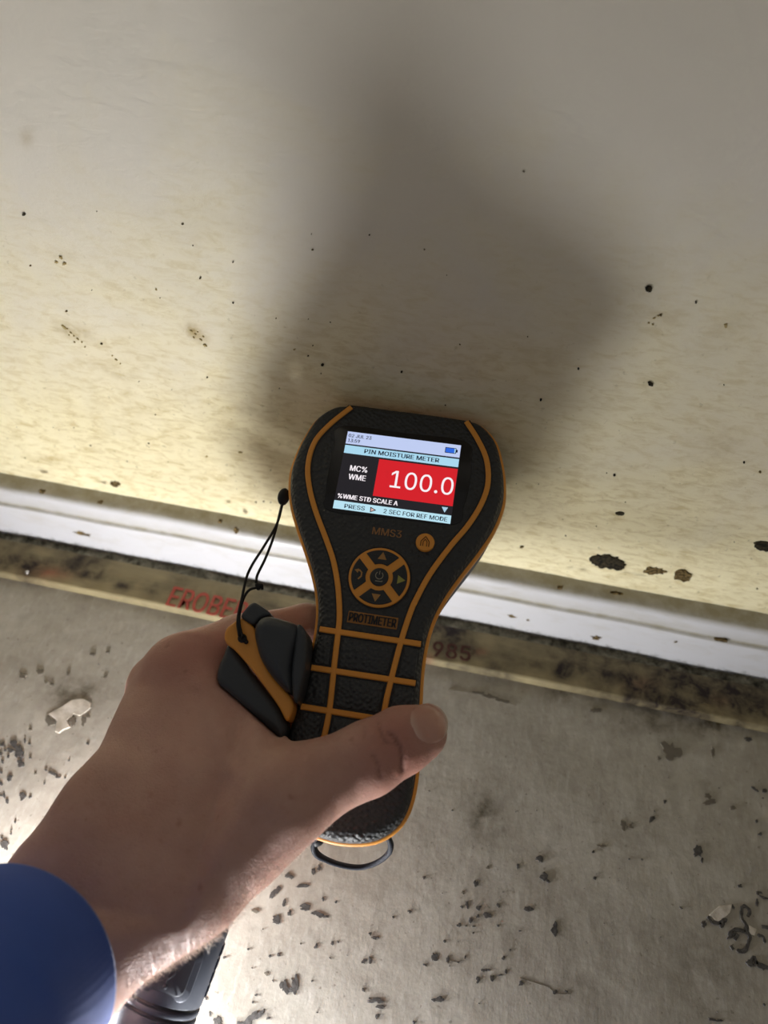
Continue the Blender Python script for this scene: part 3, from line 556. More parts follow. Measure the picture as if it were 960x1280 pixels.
M_torch = new_mat('gunmetal_anodised', (.036, .043, .062), .5, .4, .2)
M_torchgroove = new_mat('black_groove', (.012, .012, .016), .5, .4)
M_torchpanel = new_mat('dark_rubber_cover', (.022, .026, .038), .6, .3)
M_lens = new_mat('torch_lens', (.8, .8, .85), .1, .5, 0, (.85, .90, 1.0), 20.0)
M_collar = new_mat('added_glow', (.8, .8, .85), .3, .5, 0, (.82, .88, 1.0), COLLAR_EMIT)

# ------------------------------------------------------------------ setting
def axis_coords(lo, hi, fine, outer0, outer1, coarse=.08):
    f = np.arange(lo, hi + 1e-9, fine)
    a = np.arange(lo - coarse, outer0 - 1e-9, -coarse)[::-1]
    b = np.arange(hi + coarse, outer1 + 1e-9, coarse)
    return np.concatenate([a, f, b])

def grid(xs, ys):
    X, Y = np.meshgrid(xs, ys)
    nx, ny = len(xs), len(ys)
    idx = np.arange(nx * ny).reshape(ny, nx)
    F = np.stack([idx[:-1, :-1], idx[:-1, 1:], idx[1:, 1:], idx[1:, :-1]], -1).reshape(-1, 4)
    return X.ravel(), Y.ravel(), F

def fbm(X, Y, s, seed=0, octs=4):
    """cheap value-noise fbm on numpy arrays, range about -1..1"""
    r = np.random.default_rng(seed); out = np.zeros_like(X); amp = .5
    for o in range(octs):
        T = r.random((64, 64)) * 2 - 1
        x = X / s + 17.3 * o; y = Y / s + 9.1 * o
        xi = np.floor(x).astype(int); yi = np.floor(y).astype(int)
        fx = x - xi; fy = y - yi; fx = fx * fx * (3 - 2 * fx); fy = fy * fy * (3 - 2 * fy)
        g = lambda i, j: T[(yi + j) % 64, (xi + i) % 64]
        out += amp * ((g(0, 0) * (1 - fx) + g(1, 0) * fx) * (1 - fy) + (g(0, 1) * (1 - fx) + g(1, 1) * fx) * fy)
        amp *= .55; s = s / 2
    return out

def stains(X, Y, lst, soft=.9):
    A = np.zeros_like(X)
    for cx, cy, ax, ay, bx, by, s in lst:
        dx, dy = X * 1000 - cx, Y * 1000 - cy
        det = ax * by - ay * bx
        if abs(det) < 1e-6: continue
        p = (dx * by - dy * bx) / det; q = (ax * dy - ay * dx) / det
        A = np.maximum(A, s * np.exp(-(p * p + q * q) * soft))
    return A

def set_attr(o, name, arr):
    a = o.data.attributes.new(name, 'FLOAT', 'POINT')
    a.data.foreach_set('value', np.asarray(arr, np.float32))

# floor
xs = axis_coords(-.32, .26, .002, -1.3, 1.3); ys = axis_coords(-.30, 0.0, .002, -1.5, .02)
X, Y, Fq = grid(xs, ys)
Zf = fbm(X, Y, .03, 1) * .0004 + fbm(X, Y, .008, 2) * .00004 - .0003
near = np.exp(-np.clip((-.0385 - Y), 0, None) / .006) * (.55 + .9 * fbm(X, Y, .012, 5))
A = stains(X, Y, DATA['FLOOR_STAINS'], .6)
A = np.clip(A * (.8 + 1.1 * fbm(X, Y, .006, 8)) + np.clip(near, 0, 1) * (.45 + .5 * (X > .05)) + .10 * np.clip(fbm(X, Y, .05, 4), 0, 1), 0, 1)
floor = obj('floor', (np.c_[X, Y, Zf], Fq.tolist()), M_floor); tag(floor, kind='structure'); set_attr(floor, 'stain', A)

# wall
zs = axis_coords(0.0, .30, .002, -.02, 1.4); xs = axis_coords(-.36, .24, .002, -1.3, 1.3)
X, Z, Fq = grid(xs, zs)
Yw = -np.abs(fbm(X, Z, .02, 11) * .0004 + fbm(X, Z, .005, 12) * .00025) * 0 + fbm(X, Z, .02, 11) * .0004 + .0004
A = np.clip(stains(X, Z, DATA['WALL_STAINS']) * (.6 + 1.2 * fbm(X, Z, .008, 13)), 0, 1)
wall = obj('wall_back', (np.c_[X, Yw, Z], [f for f in Fq.tolist()]), M_wall); tag(wall, kind='structure'); set_attr(wall, 'stain', A)

# baseboard: stepped profile run along x
H0 = .0400
prof = [(0.0, .0015), (-.0118, .0015), (-.0118, .0020), (-.0115, .0270), (-.0112, .0276), (-.0101, .0283), (-.0099, .0291), (-.0100, .0300), (-.0096, .0366), (-.0088, .0382), (-.0072, .0392), (-.0035, .0394), (0.0009, H0)]
grim = [0, 0, 0, 0, .55, .9, .9, .35, 0, .25, .9, 1, 1]
dense = []; dg_ = []
for (p, q, g, h) in zip(prof[:-1], prof[1:], grim[:-1], grim[1:]):
    m = max(1, int(math.dist(p, q) / .004))
    for i in range(m):
        t = i / m; dense.append((p[0] + (q[0] - p[0]) * t, p[1] + (q[1] - p[1]) * t)); dg_.append(g + (h - g) * t)
dense.append(prof[-1]); dg_.append(grim[-1])
bx = np.arange(-1.2, 1.2001, .006)
V = []; G = []
for x in bx:
    w = .00025 * math.sin(x * 31) + .0002 * math.sin(x * 83 + 1)
    for (y, z), g in zip(dense, dg_):
        V.append((x, y + (w if y < -.001 else 0), z)); G.append(g)
n = len(dense)
Fb = [(i * n + j, i * n + j + 1, (i + 1) * n + j + 1, (i + 1) * n + j) for i in range(len(bx) - 1) for j in range(n - 1)]
base_o = obj('baseboard_back', (np.array(V), Fb), M_base, smooth=True, sharp=40); tag(base_o, kind='structure'); set_attr(base_o, 'grime', G)

def blotches(lst, place, thick, seed, npt=13, rough=.33, jag=1.0):
    """Irregular raised flakes: list of (c0,c1,a0,a1,b0,b1,kind); place(p,q,h)->xyz metres."""
    r = np.random.default_rng(seed); V = []; Fc = []
    for cx, cy, ax, ay, bx_, by_, kd in lst:
        b = len(V); m = npt
        ph = np.linspace(0, 2 * math.pi, m, endpoint=False)
        rad = 1 + rough * (r.random(m) * 2 - 1) + jag * (.15 * np.cos(2 * ph + r.random() * 6) + .12 * np.cos(3 * ph + r.random() * 6))
        px = cx + ax * np.cos(ph) * rad + bx_ * np.sin(ph) * rad
        py = cy + ay * np.cos(ph) * rad + by_ * np.sin(ph) * rad
        for h in (-.0008, thick):
            for i in range(m): V.append(place(px[i] * MM, py[i] * MM, h))
        V.append(place(cx * MM, cy * MM, thick * 1.3))
        for i in range(m):
            j = (i + 1) % m
            Fc.append((b + i, b + j, b + m + j, b + m + i)); Fc.append((b + m + i, b + m + j, b + 2 * m))
    return V, Fc

onf = lambda p, q, h: (p, q, h)
onw = lambda p, q, h: (p, -h, q)
# old adhesive left on the concrete
FS = [s for s in DATA['FLOOR_SPOTS'] if s[6] == 0]; FD = [s for s in DATA['FLOOR_SPOTS'] if s[6] == 1]
r = np.random.default_rng(3)
# break the larger blots into ragged overlapping lobes
lob = []
for s in FS:
    lob.append([s[0], s[1], s[2] * .8, s[3] * .8, s[4] * .8, s[5] * .8, 0])
    if math.hypot(s[2], s[3]) > 1.2:
        for _ in range(4):
            a = r.random() * 2 * math.pi; t = .55 + .35 * r.random(); kx = .3 + .3 * r.random()
            lob.append([s[0] + (s[2] * math.cos(a) + s[4] * math.sin(a)) * t, s[1] + (s[3] * math.cos(a) + s[5] * math.sin(a)) * t, s[2] * kx, s[3] * kx, s[4] * kx, s[5] * kx, 0])
for _ in range(130):      # fine specks between the blots
    cx, cy = r.uniform(-180, 165), r.uniform(-250, -60)
    w = .12 + .26 * r.random() ** 3
    if cy > -95 and r.random() < .6: continue
    lob.append([cx, cy, w * (1 + r.random()), w * r.uniform(-.5, .5), w * r.uniform(-.5, .5), w, 0])
tag(obj('adhesive_residue', blotches(lob, onf, .00014, 5, 13, .4), M_residue, floor, smooth=False), kind='stuff')
tag(obj('faded_residue', blotches(FD, onf, .0001, 6, 18, .42), M_faint, floor, smooth=False), kind='stuff')
geos = []
for line in DATA['FLOOR_CRACKS'][:-3]:
    P = crom(line, max(4, 4 * len(line))) if len(line) > 2 else np.array(line)
    w = np.array([.55 + .35 * r.random() for _ in P])
    if len(P) > 3: w[0] = w[-1] = .2
    t = np.gradient(P, axis=0) if len(P) > 2 else np.repeat([P[1] - P[0]], 2, 0); t = t / (np.linalg.norm(t, axis=1)[:, None] + 1e-9); nr = np.stack([-t[:, 1], t[:, 0]], 1)
    rings = [[(*(P[i] - nr[i] * w[i]), -.6), (*(P[i] - nr[i] * w[i] * .8), .14), (*(P[i] + nr[i] * w[i] * .8), .14), (*(P[i] + nr[i] * w[i]), -.5)] for i in range(len(P))]
    Vv, Ff = loft(rings); geos.append((np.array(Vv) * MM, Ff))
tag(obj('lifted_crust_edge', join(*geos), M_residue, floor, smooth=False), kind='stuff'); geos = []
for line in DATA['FLOOR_CRACKS'][-3:]:
    P = crom(line, 20); w = .05 + .10 * np.random.default_rng(4).random(20)
    t = np.gradient(P, axis=0); t = t / np.linalg.norm(t, axis=1)[:, None]; nr = np.stack([-t[:, 1], t[:, 0]], 1)
    rings = [[(*(P[i] - nr[i] * w[i]), -.5), (*(P[i] - nr[i] * w[i]), .06), (*(P[i] + nr[i] * w[i]), .06), (*(P[i] + nr[i] * w[i]), -.5)] for i in range(20)]
    Vv, Ff = loft(rings); geos.append((np.array(Vv) * MM, Ff))
tag(obj('hairline_crack', join(*geos), M_faint, floor, smooth=False), kind='stuff')
for fl in DATA['FLOOR_FLAKES']:
    obj('concrete_flake', pillow(fl, -.5, .12, .1, 2), M_flake, floor, smooth=False)

# mould on the wall
WS = DATA['WALL_SPOTS']
ws0 = [s for s in WS if s[6] == 0]; ws2 = [s for s in WS if s[6] == 2]; ws3 = [s for s in WS if s[6] == 3]
fine = []
for _ in range(190):
    cx, cz = r.uniform(-290, 190), r.uniform(48, 240)
    if r.random() < (cz - 48) / 260: continue
    w = .09 + .16 * r.random() ** 3
    fine.append([cx, cz, w * (1 + r.random()), -w * r.random() * .6, 0, w * .8, 2])
geo = blotches(ws0, onw, .0003, 9, 44, .16, .35)
o = obj('black_mould_spot', geo, M_mould, wall, smooth=False); tag(o, 'black mould patches on the cream plaster', kind='stuff')
o = obj('brown_mould_spot', blotches(ws2 + fine, onw, .0002, 10, 22, .3, .6), M_brownspot, wall, smooth=False); tag(o, 'brown speckle on the cream plaster', kind='stuff')
o = obj('tan_speckle', blotches(ws3, onw, .00015, 14, 14, .4), M_tanspot, wall, smooth=False); tag(o, 'faint tan scuffs on the cream plaster', kind='stuff')
o = obj('chipped_paint_mark', blotches(DATA['BASE_MARKS'], lambda p, q, h: (p, -.0113 - h, q), .0004, 12, 12, .4), M_brownspot, base_o, smooth=False); tag(o, 'brown chips in the white paint', kind='stuff')

# dirt packed between baseboard and strip
xs = np.arange(-.6, .6001, .0015); ys = np.linspace(-.0210, -.0095, 10)
X, Y, Fq = grid(xs, ys)
Zd = .0024 + fbm(X, Y, .006, 21) * .0016 + fbm(X, Y, .0022, 22) * .0012 + np.clip((Y + .0135) * .35, 0, .002)
dirt = obj('mouldy_dirt', (np.c_[X, Y, Zd], Fq.tolist()), M_debris, floor); tag(dirt, 'grey mouldy grit packed along the foot of the baseboard', kind='stuff')

# carpet gripper strip
g = empty('carpet_gripper_strip', Vector((0, -.028, 0)), label='mould-blackened plywood carpet gripper strip with faded red print along the white baseboard', cat='carpet strip')
x0, x1 = -.60, .60
xs = np.arange(x0, x1 + 1e-9, .0012)
pr = [(-.0105, -.0002), (-.0105, .0044), (-.0099, .0050)] + [(y, .0050) for y in np.linspace(-.009, .0095, 14)] + [(.0105, .0046), (.0105, -.0002)]
V = np.array([(x, y + .0004 * math.sin(x * 23), z) for x in xs for (y, z) in pr])
n = len(pr)
Fs = [(i * n + j, (i + 1) * n + j, (i + 1) * n + j + 1, i * n + j + 1) for i in range(len(xs) - 1) for j in range(n - 1)]
Fs += [tuple(range(n)), tuple(range((len(xs) - 1) * n, len(xs) * n))[::-1]]
Vn = V.copy(); Vn[:, 2] += np.where(V[:, 2] > .003, fbm(V[:, 0], V[:, 1], .01, 31) * .0005, 0)
board = obj('strip_board', (Vn, Fs), M_ply, g, smooth=True, sharp=50)
gx, gy = V[:, 0], V[:, 1] - .028
A = stains(gx, gy, DATA['STRIP_STAINS']) * (.75 + .9 * fbm(gx, gy, .007, 33))
A += np.clip(fbm(gx, gy, .02, 34) + .55 + .5 * np.clip((gx + .02) * 7, 0, 1), 0, 1.2) * .9 * np.clip((gy + .036) * 120, .15, 1)
pale = np.exp(-((gx + .125) / .026) ** 4)       # a cleaner length of wood round the red print
A *= 1 - .72 * pale
A += (.45 + .35 * (gx > 0)) * np.clip((-.0375 - gy) * 900, 0, 1) * (.5 + fbm(gx, gy, .01, 36))
set_attr(board, 'stain', np.clip(A, 0, 1)); set_attr(board, 'red', np.clip(stains(gx, gy, DATA['STRIP_RED']), 0, 1))
def strip_text(s, pts, mat, name, shift=0):
    a, b, t = [np.array(p) for p in pts]
    geo = text_geo(s, 0, float(np.linalg.norm(b - a)), 0, float(np.linalg.norm(t - a)), 5.35, .25, .22)
    d = (b - a) / np.linalg.norm(b - a)
    V = np.array(geo[0]); X2 = a[0] * MM + V[:, 0] * d[0] - V[:, 1] * d[1]; Y2 = a[1] * MM + V[:, 0] * d[1] + V[:, 1] * d[0]
    o = obj(name, (np.c_[X2, Y2 + .028, V[:, 2]], geo[1]), mat, board, smooth=False); return o
PL = DATA['PRINT_LEFT']
tag(strip_text('EROBER', PL, M_redprint, 'printed_lettering'), 'faded red lettering')
tag(strip_text('985', DATA['PRINT_RIGHT'], M_darkprint, 'printed_number'), 'blackened red number')
nx_, ny_ = DATA['NAIL']
V, Fc = ball((nx_ * MM, ny_ * MM + .028, .0054), .0011, .0011, .0008, 14, 8)
obj('nail', (V, Fc), M_nail, g)

# ------------------------------------------------------------------ moisture meter
mu, mv, mn = (Vector(DATA['METER'][c]) for c in 'uvn')
MR = Matrix((mu, mv, mn)).transposed()
MO = Vector(DATA['METER']['O']) / 1000
meter = empty('moisture_meter', MO, MR, 'black and orange handheld moisture meter with lit red reading screen held against the wall', 'moisture meter')
half = [(0, 1.2), (15, 1.0), (26, .3), (31, -1.8), (36, -7), (39, -14.5), (41, -22.5), (41.7, -32), (39.4, -42.5), (34.8, -52.5), (29.8, -61.5), (25.2, -70.5), (22, -79), (20.4, -87.5), (20.1, -98), (21, -110), (22.6, -125), (23.2, -138), (21.8, -147), (18, -153.2), (11, -157.6), (0, -159.3)]
outl = [p for p in half] + [(-a, b) for a, b in half[-2:0:-1]]
OUT = ccw(crom(outl, 200, True))
W_V = np.array([b for a, b in half[3:-1]][::-1]); W_U = np.array([a for a, b in half[3:-1]][::-1])
def back(v): return -34 - 8 * np.clip((v + 95) / 35, 0, 1)
def ring_at(ins, n):
    P = inset(OUT, ins); nb = back(P[:, 1])
    return np.c_[P, np.full(len(P), n) if n > -20 else nb - (n + 42)]
rings = []
for ins, n in [(9.5, -42), (6.5, -41.6), (4, -40), (2.2, -37), (1.2, -33)]:
    P = inset(OUT, ins); nb = back(P[:, 1]); rings.append(np.c_[P, nb - (n + 42) * -1])
for ins, n in [(.5, -16), (.35, -11.5), (.9, -11.2), (.9, -5.4), (.35, -5.2), (.6, -4), (1.15, -2.2), (1.9, -1.0), (2.9, -.3), (4.0, 0)]:
    P = inset(OUT, ins); rings.append(np.c_[P, np.full(len(P), n)])
V, Fc = loft(rings)
body = obj('meter_body', (np.array(V) * MM, Fc), M_rubber, meter, smooth=True, sharp=60)
rings = [np.c_[inset(OUT, i), np.full(len(OUT), n)] for i, n in [(1.0, -11.3), (.1, -11.2), (-.6, -10.6), (-.8, -8), (-.6, -5.9), (.1, -5.3), (1.0, -5.2)]]
V, Fc = loft(rings, False, False)
band = obj('edge_band', (np.array(V) * MM, Fc), M_orange, meter, smooth=True, sharp=50); tag(band, 'orange band round the edge')
# grip face panels (pebbled) between the ribs are part of the body face; accent lines run over them
AL = [tuple(p) for p in DATA['ACC_L']] ; ARr = [tuple(p) for p in DATA['ACC_R']]
AL = AL[:-1] + [(-9.6, -128), (-10.2, -138)]; ARr = ARr + [(9.6, -128), (10.2, -138)]
AL[0] = (-22.2, -1.9)
for path, nm in ((AL, 'accent_line'), (ARr, 'accent_line')):
    obj(nm, ribbon(crom(path, 60), 2.0, -.5, .75), M_orange, meter, smooth=True, sharp=35)
for path in (AL, ARr):     # black strips painting the groove shade beside the lines
    obj('accent_shade_strip', ribbon(crom(path, 60), 3.1, -.5, .12, .05), M_black, meter, smooth=True, sharp=35)
for (a, b) in ((DATA['RIBS'][0], DATA['RIBS'][1]), (DATA['RIBS'][2], DATA['RIBS'][3]), (DATA['RIBS'][4], [19.0, DATA['RIBS'][4][1]])):
    obj('grip_rib', ribbon(np.linspace(a, b, 6), 2.05, -.5, .72), M_orange, meter, smooth=True, sharp=35)
    obj('rib_shade_strip', ribbon(np.linspace(np.array(a) - [.4, 0], np.array(b) + [.4, 0], 6), 3.0, -.5, .1, .05), M_black, meter, smooth=True, sharp=35)  # black strip round the rib stands in for groove shade
# pebbled grip pads
gx = [-17.6, -11.6, 10.9, 18.2]
def pad_poly(l0, l1, v0, v1): return [(l0[0], v0), (l1[0], v0), (l1[1], v1), (l0[1], v1)]
accl = lambda v: float(np.interp(-v, [-p[1] for p in AL], [p[0] for p in AL]))
accr = lambda v: float(np.interp(-v, [-p[1] for p in ARr], [p[0] for p in ARr]))
for v0, v1 in ((-92.6, -102.9), (-106.2, -116.4), (-120.0, -134.0)):
    for (l, rgt) in ((lambda v: accl(v) + 1.9, lambda v: accr(v) - 1.9), (lambda v: -17.4 - (abs(v) - 92) * .03, lambda v: accl(v) - 1.9), (lambda v: accr(v) + 1.9, lambda v: 17.6 + (abs(v) - 92) * .03)):
        obj('grip_pad', pillow([(l(v0), v0), (rgt(v0), v0), (rgt(v1), v1), (l(v1), v1)], -.4, .45, .4, 2, 40), M_rubber_grip, meter, smooth=True, sharp=40)

# screen
bez = obj('screen_bezel', pillow(crom(DATA['BEZEL'], 90, True), -.5, .22, .2, 2), M_black_gloss, meter, smooth=True, sharp=40)
def flat(name, pts, n, mat, parent):
    P = ccw(pts); V = [(p[0] * MM, p[1] * MM, n * MM) for p in P]
    return obj(name, (V, [tuple(range(len(P)))]), mat, parent, smooth=False)
SU0, SU1 = -21.75, 22.85
disp = obj('display', pillow([(SU0, -12.4), (SU1, -12.4), (SU1, -45.0), (SU0, -45.0)], 0, .30, 0), S_dark, meter, smooth=False); tag(disp, 'lit colour display')
rect = lambda a, b, c, d: [(a, b), (c, b), (c, d), (a, d)]
flat('status_bar', rect(SU0 + .1, -12.5, SU1 - .1, -17.75), .34, S_status, disp)
flat('title_bar', rect(SU0 + .1, -18.35, SU1 - .1, -21.75), .34, S_title, disp)
flat('reading_panel', rect(-7.6, -22.5, SU1 - .1, -37.8), .34, S_red, disp)
flat('footer_bar', rect(SU0 + .05, -41.55, SU1 - .1, -44.85), .34, S_foot, disp)
flat('battery_icon', rect(16.9, -14.0, 21.2, -16.35), .36, S_ink, disp)
flat('battery_icon', rect(17.15, -14.25, 20.5, -16.1), .38, S_blue, disp)
flat('battery_icon', rect(21.2, -14.6, 21.75, -15.75), .36, S_ink, disp)
flat('battery_icon', rect(20.5, -14.25, 20.95, -16.1), .38, S_title, disp)
flat('arrow_icon', DATA['SCREEN']['tri'], .36, S_tri, disp)
T3 = [np.array(p) for p in DATA['SCREEN']['tri2']]; cc = sum(T3) / 3
flat('arrow_icon', [tuple(p) for p in T3], .36, S_ink, disp)
flat('arrow_icon', [tuple(cc + (p - cc) * .58) for p in T3], .38, screen('lit_pink', (.80, .55, .50), .9), disp)
for s, (u0, u1, vb, cap), kd in DATA['TEXTS']:
    bold = .085 if s in ('PIN MOISTURE METER', 'MC%', 'WME', '%WME STD SCALE A') else (.05 if s != '100.0' else .03)
    if s == 'PIN MOISTURE METER': vb, cap = -20.85, 1.75
    obj('lettering', text_geo(s, u0, u1, vb, cap, .39, 0, bold), S_white if kd == 'w' else S_ink, disp, smooth=False)

# model lettering, home button, navigation pad, name plate
a, b, t = DATA['MODEL']
obj('model_lettering', text_geo('MMS3', a[0], b[0], (a[1] + b[1]) / 2, t[1] - a[1], .06, .05, .09), M_model, meter, smooth=False)
hu, hv = DATA['HOME']
def disc(cx, cy, r, m=40): return [(cx + r * math.cos(a), cy + r * math.sin(a)) for a in np.linspace(0, 2 * math.pi, m, endpoint=False)]
hb = obj('home_button', pillow(disc(hu, hv, 3.45), -.3, 1.5, .5, 3), M_orange, meter, smooth=True, sharp=40); tag(hb, 'round orange button')
def icon(path, w, n, mat, parent, closed=False):
    P = np.array(path, float)
    if closed: P = np.vstack([P, P[:1]])
    P = np.vstack([np.linspace(P[i], P[i + 1], 5, endpoint=False) for i in range(len(P) - 1)] + [P[-1:]])
    return obj('button_icon', ribbon(P, w, n - .1, n + .05, .02), mat, parent, smooth=False)
icon([(hu - 1.5, hv - 1.7), (hu - 1.5, hv + .2), (hu, hv + 2.1), (hu + 1.5, hv + .2), (hu + 1.5, hv - 1.7)], .4, 1.52, M_icon_dark, hb)
icon([(hu - .7, hv - 1.7), (hu - .7, hv + .1), (hu, hv + 1.0), (hu + .7, hv + .1), (hu + .7, hv - 1.7)], .35, 1.52, M_icon_dark, hb)
cu_, cv_ = DATA['PAD']
obj('pad_recess', pillow(disc(cu_, cv_, 11.9, 60), -.4, .1, .05, 1), M_black, meter, smooth=True, sharp=40)
pad = obj('navigation_pad', pillow(disc(cu_, cv_, 11.2, 72), -.3, .9, .35, 3), M_orange, meter, smooth=True, sharp=40); tag(pad, 'round orange navigation pad')
for q in range(4):
    ca = math.pi / 2 * q
    pts = []
    R0, R1, hwid = 5.0, 10.2, 1.55
    for rr, rev in ((R1, False), (R0, True)):
        lim = math.pi / 4 - math.asin(hwid / rr)
        aa = np.linspace(-lim, lim, 16)
        if rev: aa = aa[::-1]
        pts += [(cu_ + rr * math.cos(ca + x), cv_ + rr * math.sin(ca + x)) for x in aa]
    obj('direction_button', pillow(pts, .2, 1.35, .35, 3, 70), M_button, pad, smooth=True, sharp=40)
obj('power_button', pillow(disc(cu_, cv_, 3.4, 40), .2, 1.55, .5, 3), M_button, pad, smooth=True, sharp=40)
tri = lambda c, s, a: [(c[0] + s * math.cos(a + x), c[1] + s * math.sin(a + x)) for x in (0, 2.1, -2.1)]
flat('button_icon', tri((cu_, cv_ + 7.6), 1.9, math.pi / 2), 1.4, M_icon_o, pad)
flat('button_icon', tri((cu_ + 7.7, cv_), 1.9, 0), 1.4, M_icon_g, pad)
flat('button_icon', tri((cu_, cv_ - 7.4), 1.9, -math.pi / 2), 1.4, M_icon_o, pad)
icon([(cu_ - 8.4, cv_ + 1.1), (cu_ - 7.4, cv_ + 1.5), (cu_ - 6.5, cv_ + .7), (cu_ - 6.5, cv_ - .7), (cu_ - 7.5, cv_ - 1.9)], .55, 1.4, M_icon_o, pad)
flat('button_icon', tri((cu_ - 8.3, cv_ + 1.25), 1.0, math.pi * .95), 1.42, M_icon_o, pad)
ang = np.linspace(math.radians(125), math.radians(415), 18)
icon([(cu_ + 1.35 * math.cos(x), cv_ + .5 + 1.35 * math.sin(x)) for x in ang], .3, 1.58, M_icon_grey, pad)
icon([(cu_, cv_ + .8), (cu_, cv_ + 2.2)], .3, 1.58, M_icon_grey, pad)
icon([(cu_ - 1.2, cv_ - 1.7), (cu_ + 1.3, cv_ - 1.7), (cu_ + 1.3, cv_ - 1.25)], .3, 1.58, M_icon_grey, pad)
pa, pb, pt = [np.array(p) for p in DATA['PLATE']]
vm = (pa[1] + pb[1]) / 2
plate = obj('name_plate', pillow([(-8.9, -86.9), (9.2, -86.9), (9.2, -82.6), (-8.9, -82.6)], -.3, .25, .2, 2, 60), M_plate, meter, smooth=True, sharp=40); tag(plate, 'orange-brown name plate')
obj('lettering', text_geo('PROTIMETER', -8.3, 8.6, -86.3, 3.1, .28, .35, .13), M_black, plate, smooth=False)
# measuring pins into the plaster
for du in (-7, 7):
    geo = tube([(du, .5, -18), (du, 4, -18), (du, 9.5, -18)], [.9, .8, .25], 10)
    obj('pin', (np.array(geo[0]) * MM, geo[1]), M_nail, meter)
obj('hidden_shade_block', pillow([(-27, -4), (27, -4), (25.5, 4.6), (0, 5.4), (-25.5, 4.6)], -30, -9.5, 1.5, 3, 80), M_rubber, meter, smooth=True, sharp=50)  # unseen block added below the head to darken the wall contact
# socket cover at the tail
obj('socket_cover', pillow(rect(-17.5, -152.2, -7.5, -159.6), -10.2, -6.0, .3, 2, 40), M_black, meter, smooth=True, sharp=40)

# ------------------------------------------------------------------ wrist strap, pin cap, cord (in the meter's axes)
def mworld(P): return MO + MR @ (Vector(P) * MM)
def local_thing(name, org, **kw):
    return empty(name, mworld(org), MR, **kw)
def rel(geo, org): return (np.array([tuple(p) for p in geo[0]]) - np.array(org) * MM, geo[1])

org = DATA['STRAP'][0]
strap = local_thing('wrist_strap', org, label='looped black wrist strap hanging from the tail of the meter', cat='strap')
P = crom(DATA['STRAP'], 48)
t = np.gradient(P, axis=0); t /= np.linalg.norm(t, axis=1)[:, None]
nrm = np.cross(t, np.array([0, 0, 1.0])); nrm /= np.linalg.norm(nrm, axis=1)[:, None]
wd = np.cross(nrm, t)
rings = []
for i in range(len(P)):
    a_, b_ = nrm[i] * .95, wd[i] * 2.7 
    rings.append([P[i] + a_ * math.copysign(abs(math.cos(x)) ** .6, math.cos(x)) + b_ * math.copysign(abs(math.sin(x)) ** .6, math.sin(x)) for x in np.linspace(0, 2 * math.pi, 14, endpoint=False)])
V, Fc = loft(rings)
obj('strap_webbing', rel((np.array(V) * MM, Fc), org), M_strap, strap)
V, Fc = ball((-9.4, -160.5, -24), 3.2, 2.6, 2.6)
obj('strap_anchor', rel((np.array(V) * MM, Fc), org), M_black, strap)

org = [-40, -108, 0]
cap = local_thing('pin_cap', org, label='dark grey and orange pin cover held between the hand and the meter', cat='pin cover')
obj('cover_shell', rel(sdf_part(DATA['CAP_LOW'], -13, 4.6, 3.0), org), M_cap, cap)
om = obj('cover_tab', rel(sdf_part(DATA['CAP_ORANGE'], -5, 6.6, 1.1, .4), org), M_caporange, cap); tag(om, 'orange tab with the cord hole')
obj('cover_barrel', rel(sdf_part(DATA['CAP_BARREL'], -7, 13.0, 5.0, .5, (.05, .12)), org), M_cap, cap)
obj('barrel_end', rel(sdf_part(DATA['CAP_END'], -7, 12.0, 2.2, .45, (0, .1)), org), M_cap, cap)
obj('cover_fin', rel(sdf_part(DATA['CAP_FIN'], -6, 7.6, 1.1, .4), org), M_cap, cap)
hx, hy, hz = DATA['CAP_HOLE']
obj('cord_hole', rel(pillow([(hx + 1.6 * math.cos(a), hy + 1.6 * math.sin(a)) for a in np.linspace(0, 6.283, 24, endpoint=False)], 5.8, 6.88, .1, 1), org), M_black, om, smooth=False)

org = DATA['BEAD']
cord = local_thing('tether_cord', org, label='thin black cord with bead and knot tying the pin cover to the meter', cat='cord')
geos = [tube(crom(l, 40 if len(l) > 4 else 16), .5, 8) for l in DATA['CORD']]
g2 = join(*geos); obj('cord_loop', rel((np.array(g2[0]) * MM, g2[1]), org), M_cord, cord)
V, Fc = ball(DATA['BEAD'], 2.35, 3.6, 2.4); obj('bead', rel((np.array(V) * MM, Fc), org), M_cord, cord)
kk = DATA['KNOT']
ks = [ball((kk[0] + a, kk[1] + b, kk[2] + c), r_, r_, r_ * .9, 12, 8) for a, b, c, r_ in ((0, 0, 0, 1.15), (.7, .35, .3, .85), (-.5, .4, .4, .8), (.2, -.7, .2, .8))]
hk = DATA['CAP_HOLE']
g2 = join(*ks); obj('knot', rel((np.array(g2[0]) * MM, g2[1]), org), M_cord, cord)
ks = [ball((hk[0] + a, hk[1] + b, 7.6 + c), r_, r_, r_ * .8, 12, 8) for a, b, c, r_ in ((0, .3, 0, 1.1), (1.1, -.5, .1, .95), (1.9, -1.2, 0, .8), (-.6, .9, .5, .8))]
g2 = join(*ks); obj('knot', rel((np.array(g2[0]) * MM, g2[1]), org), M_cord, cord)

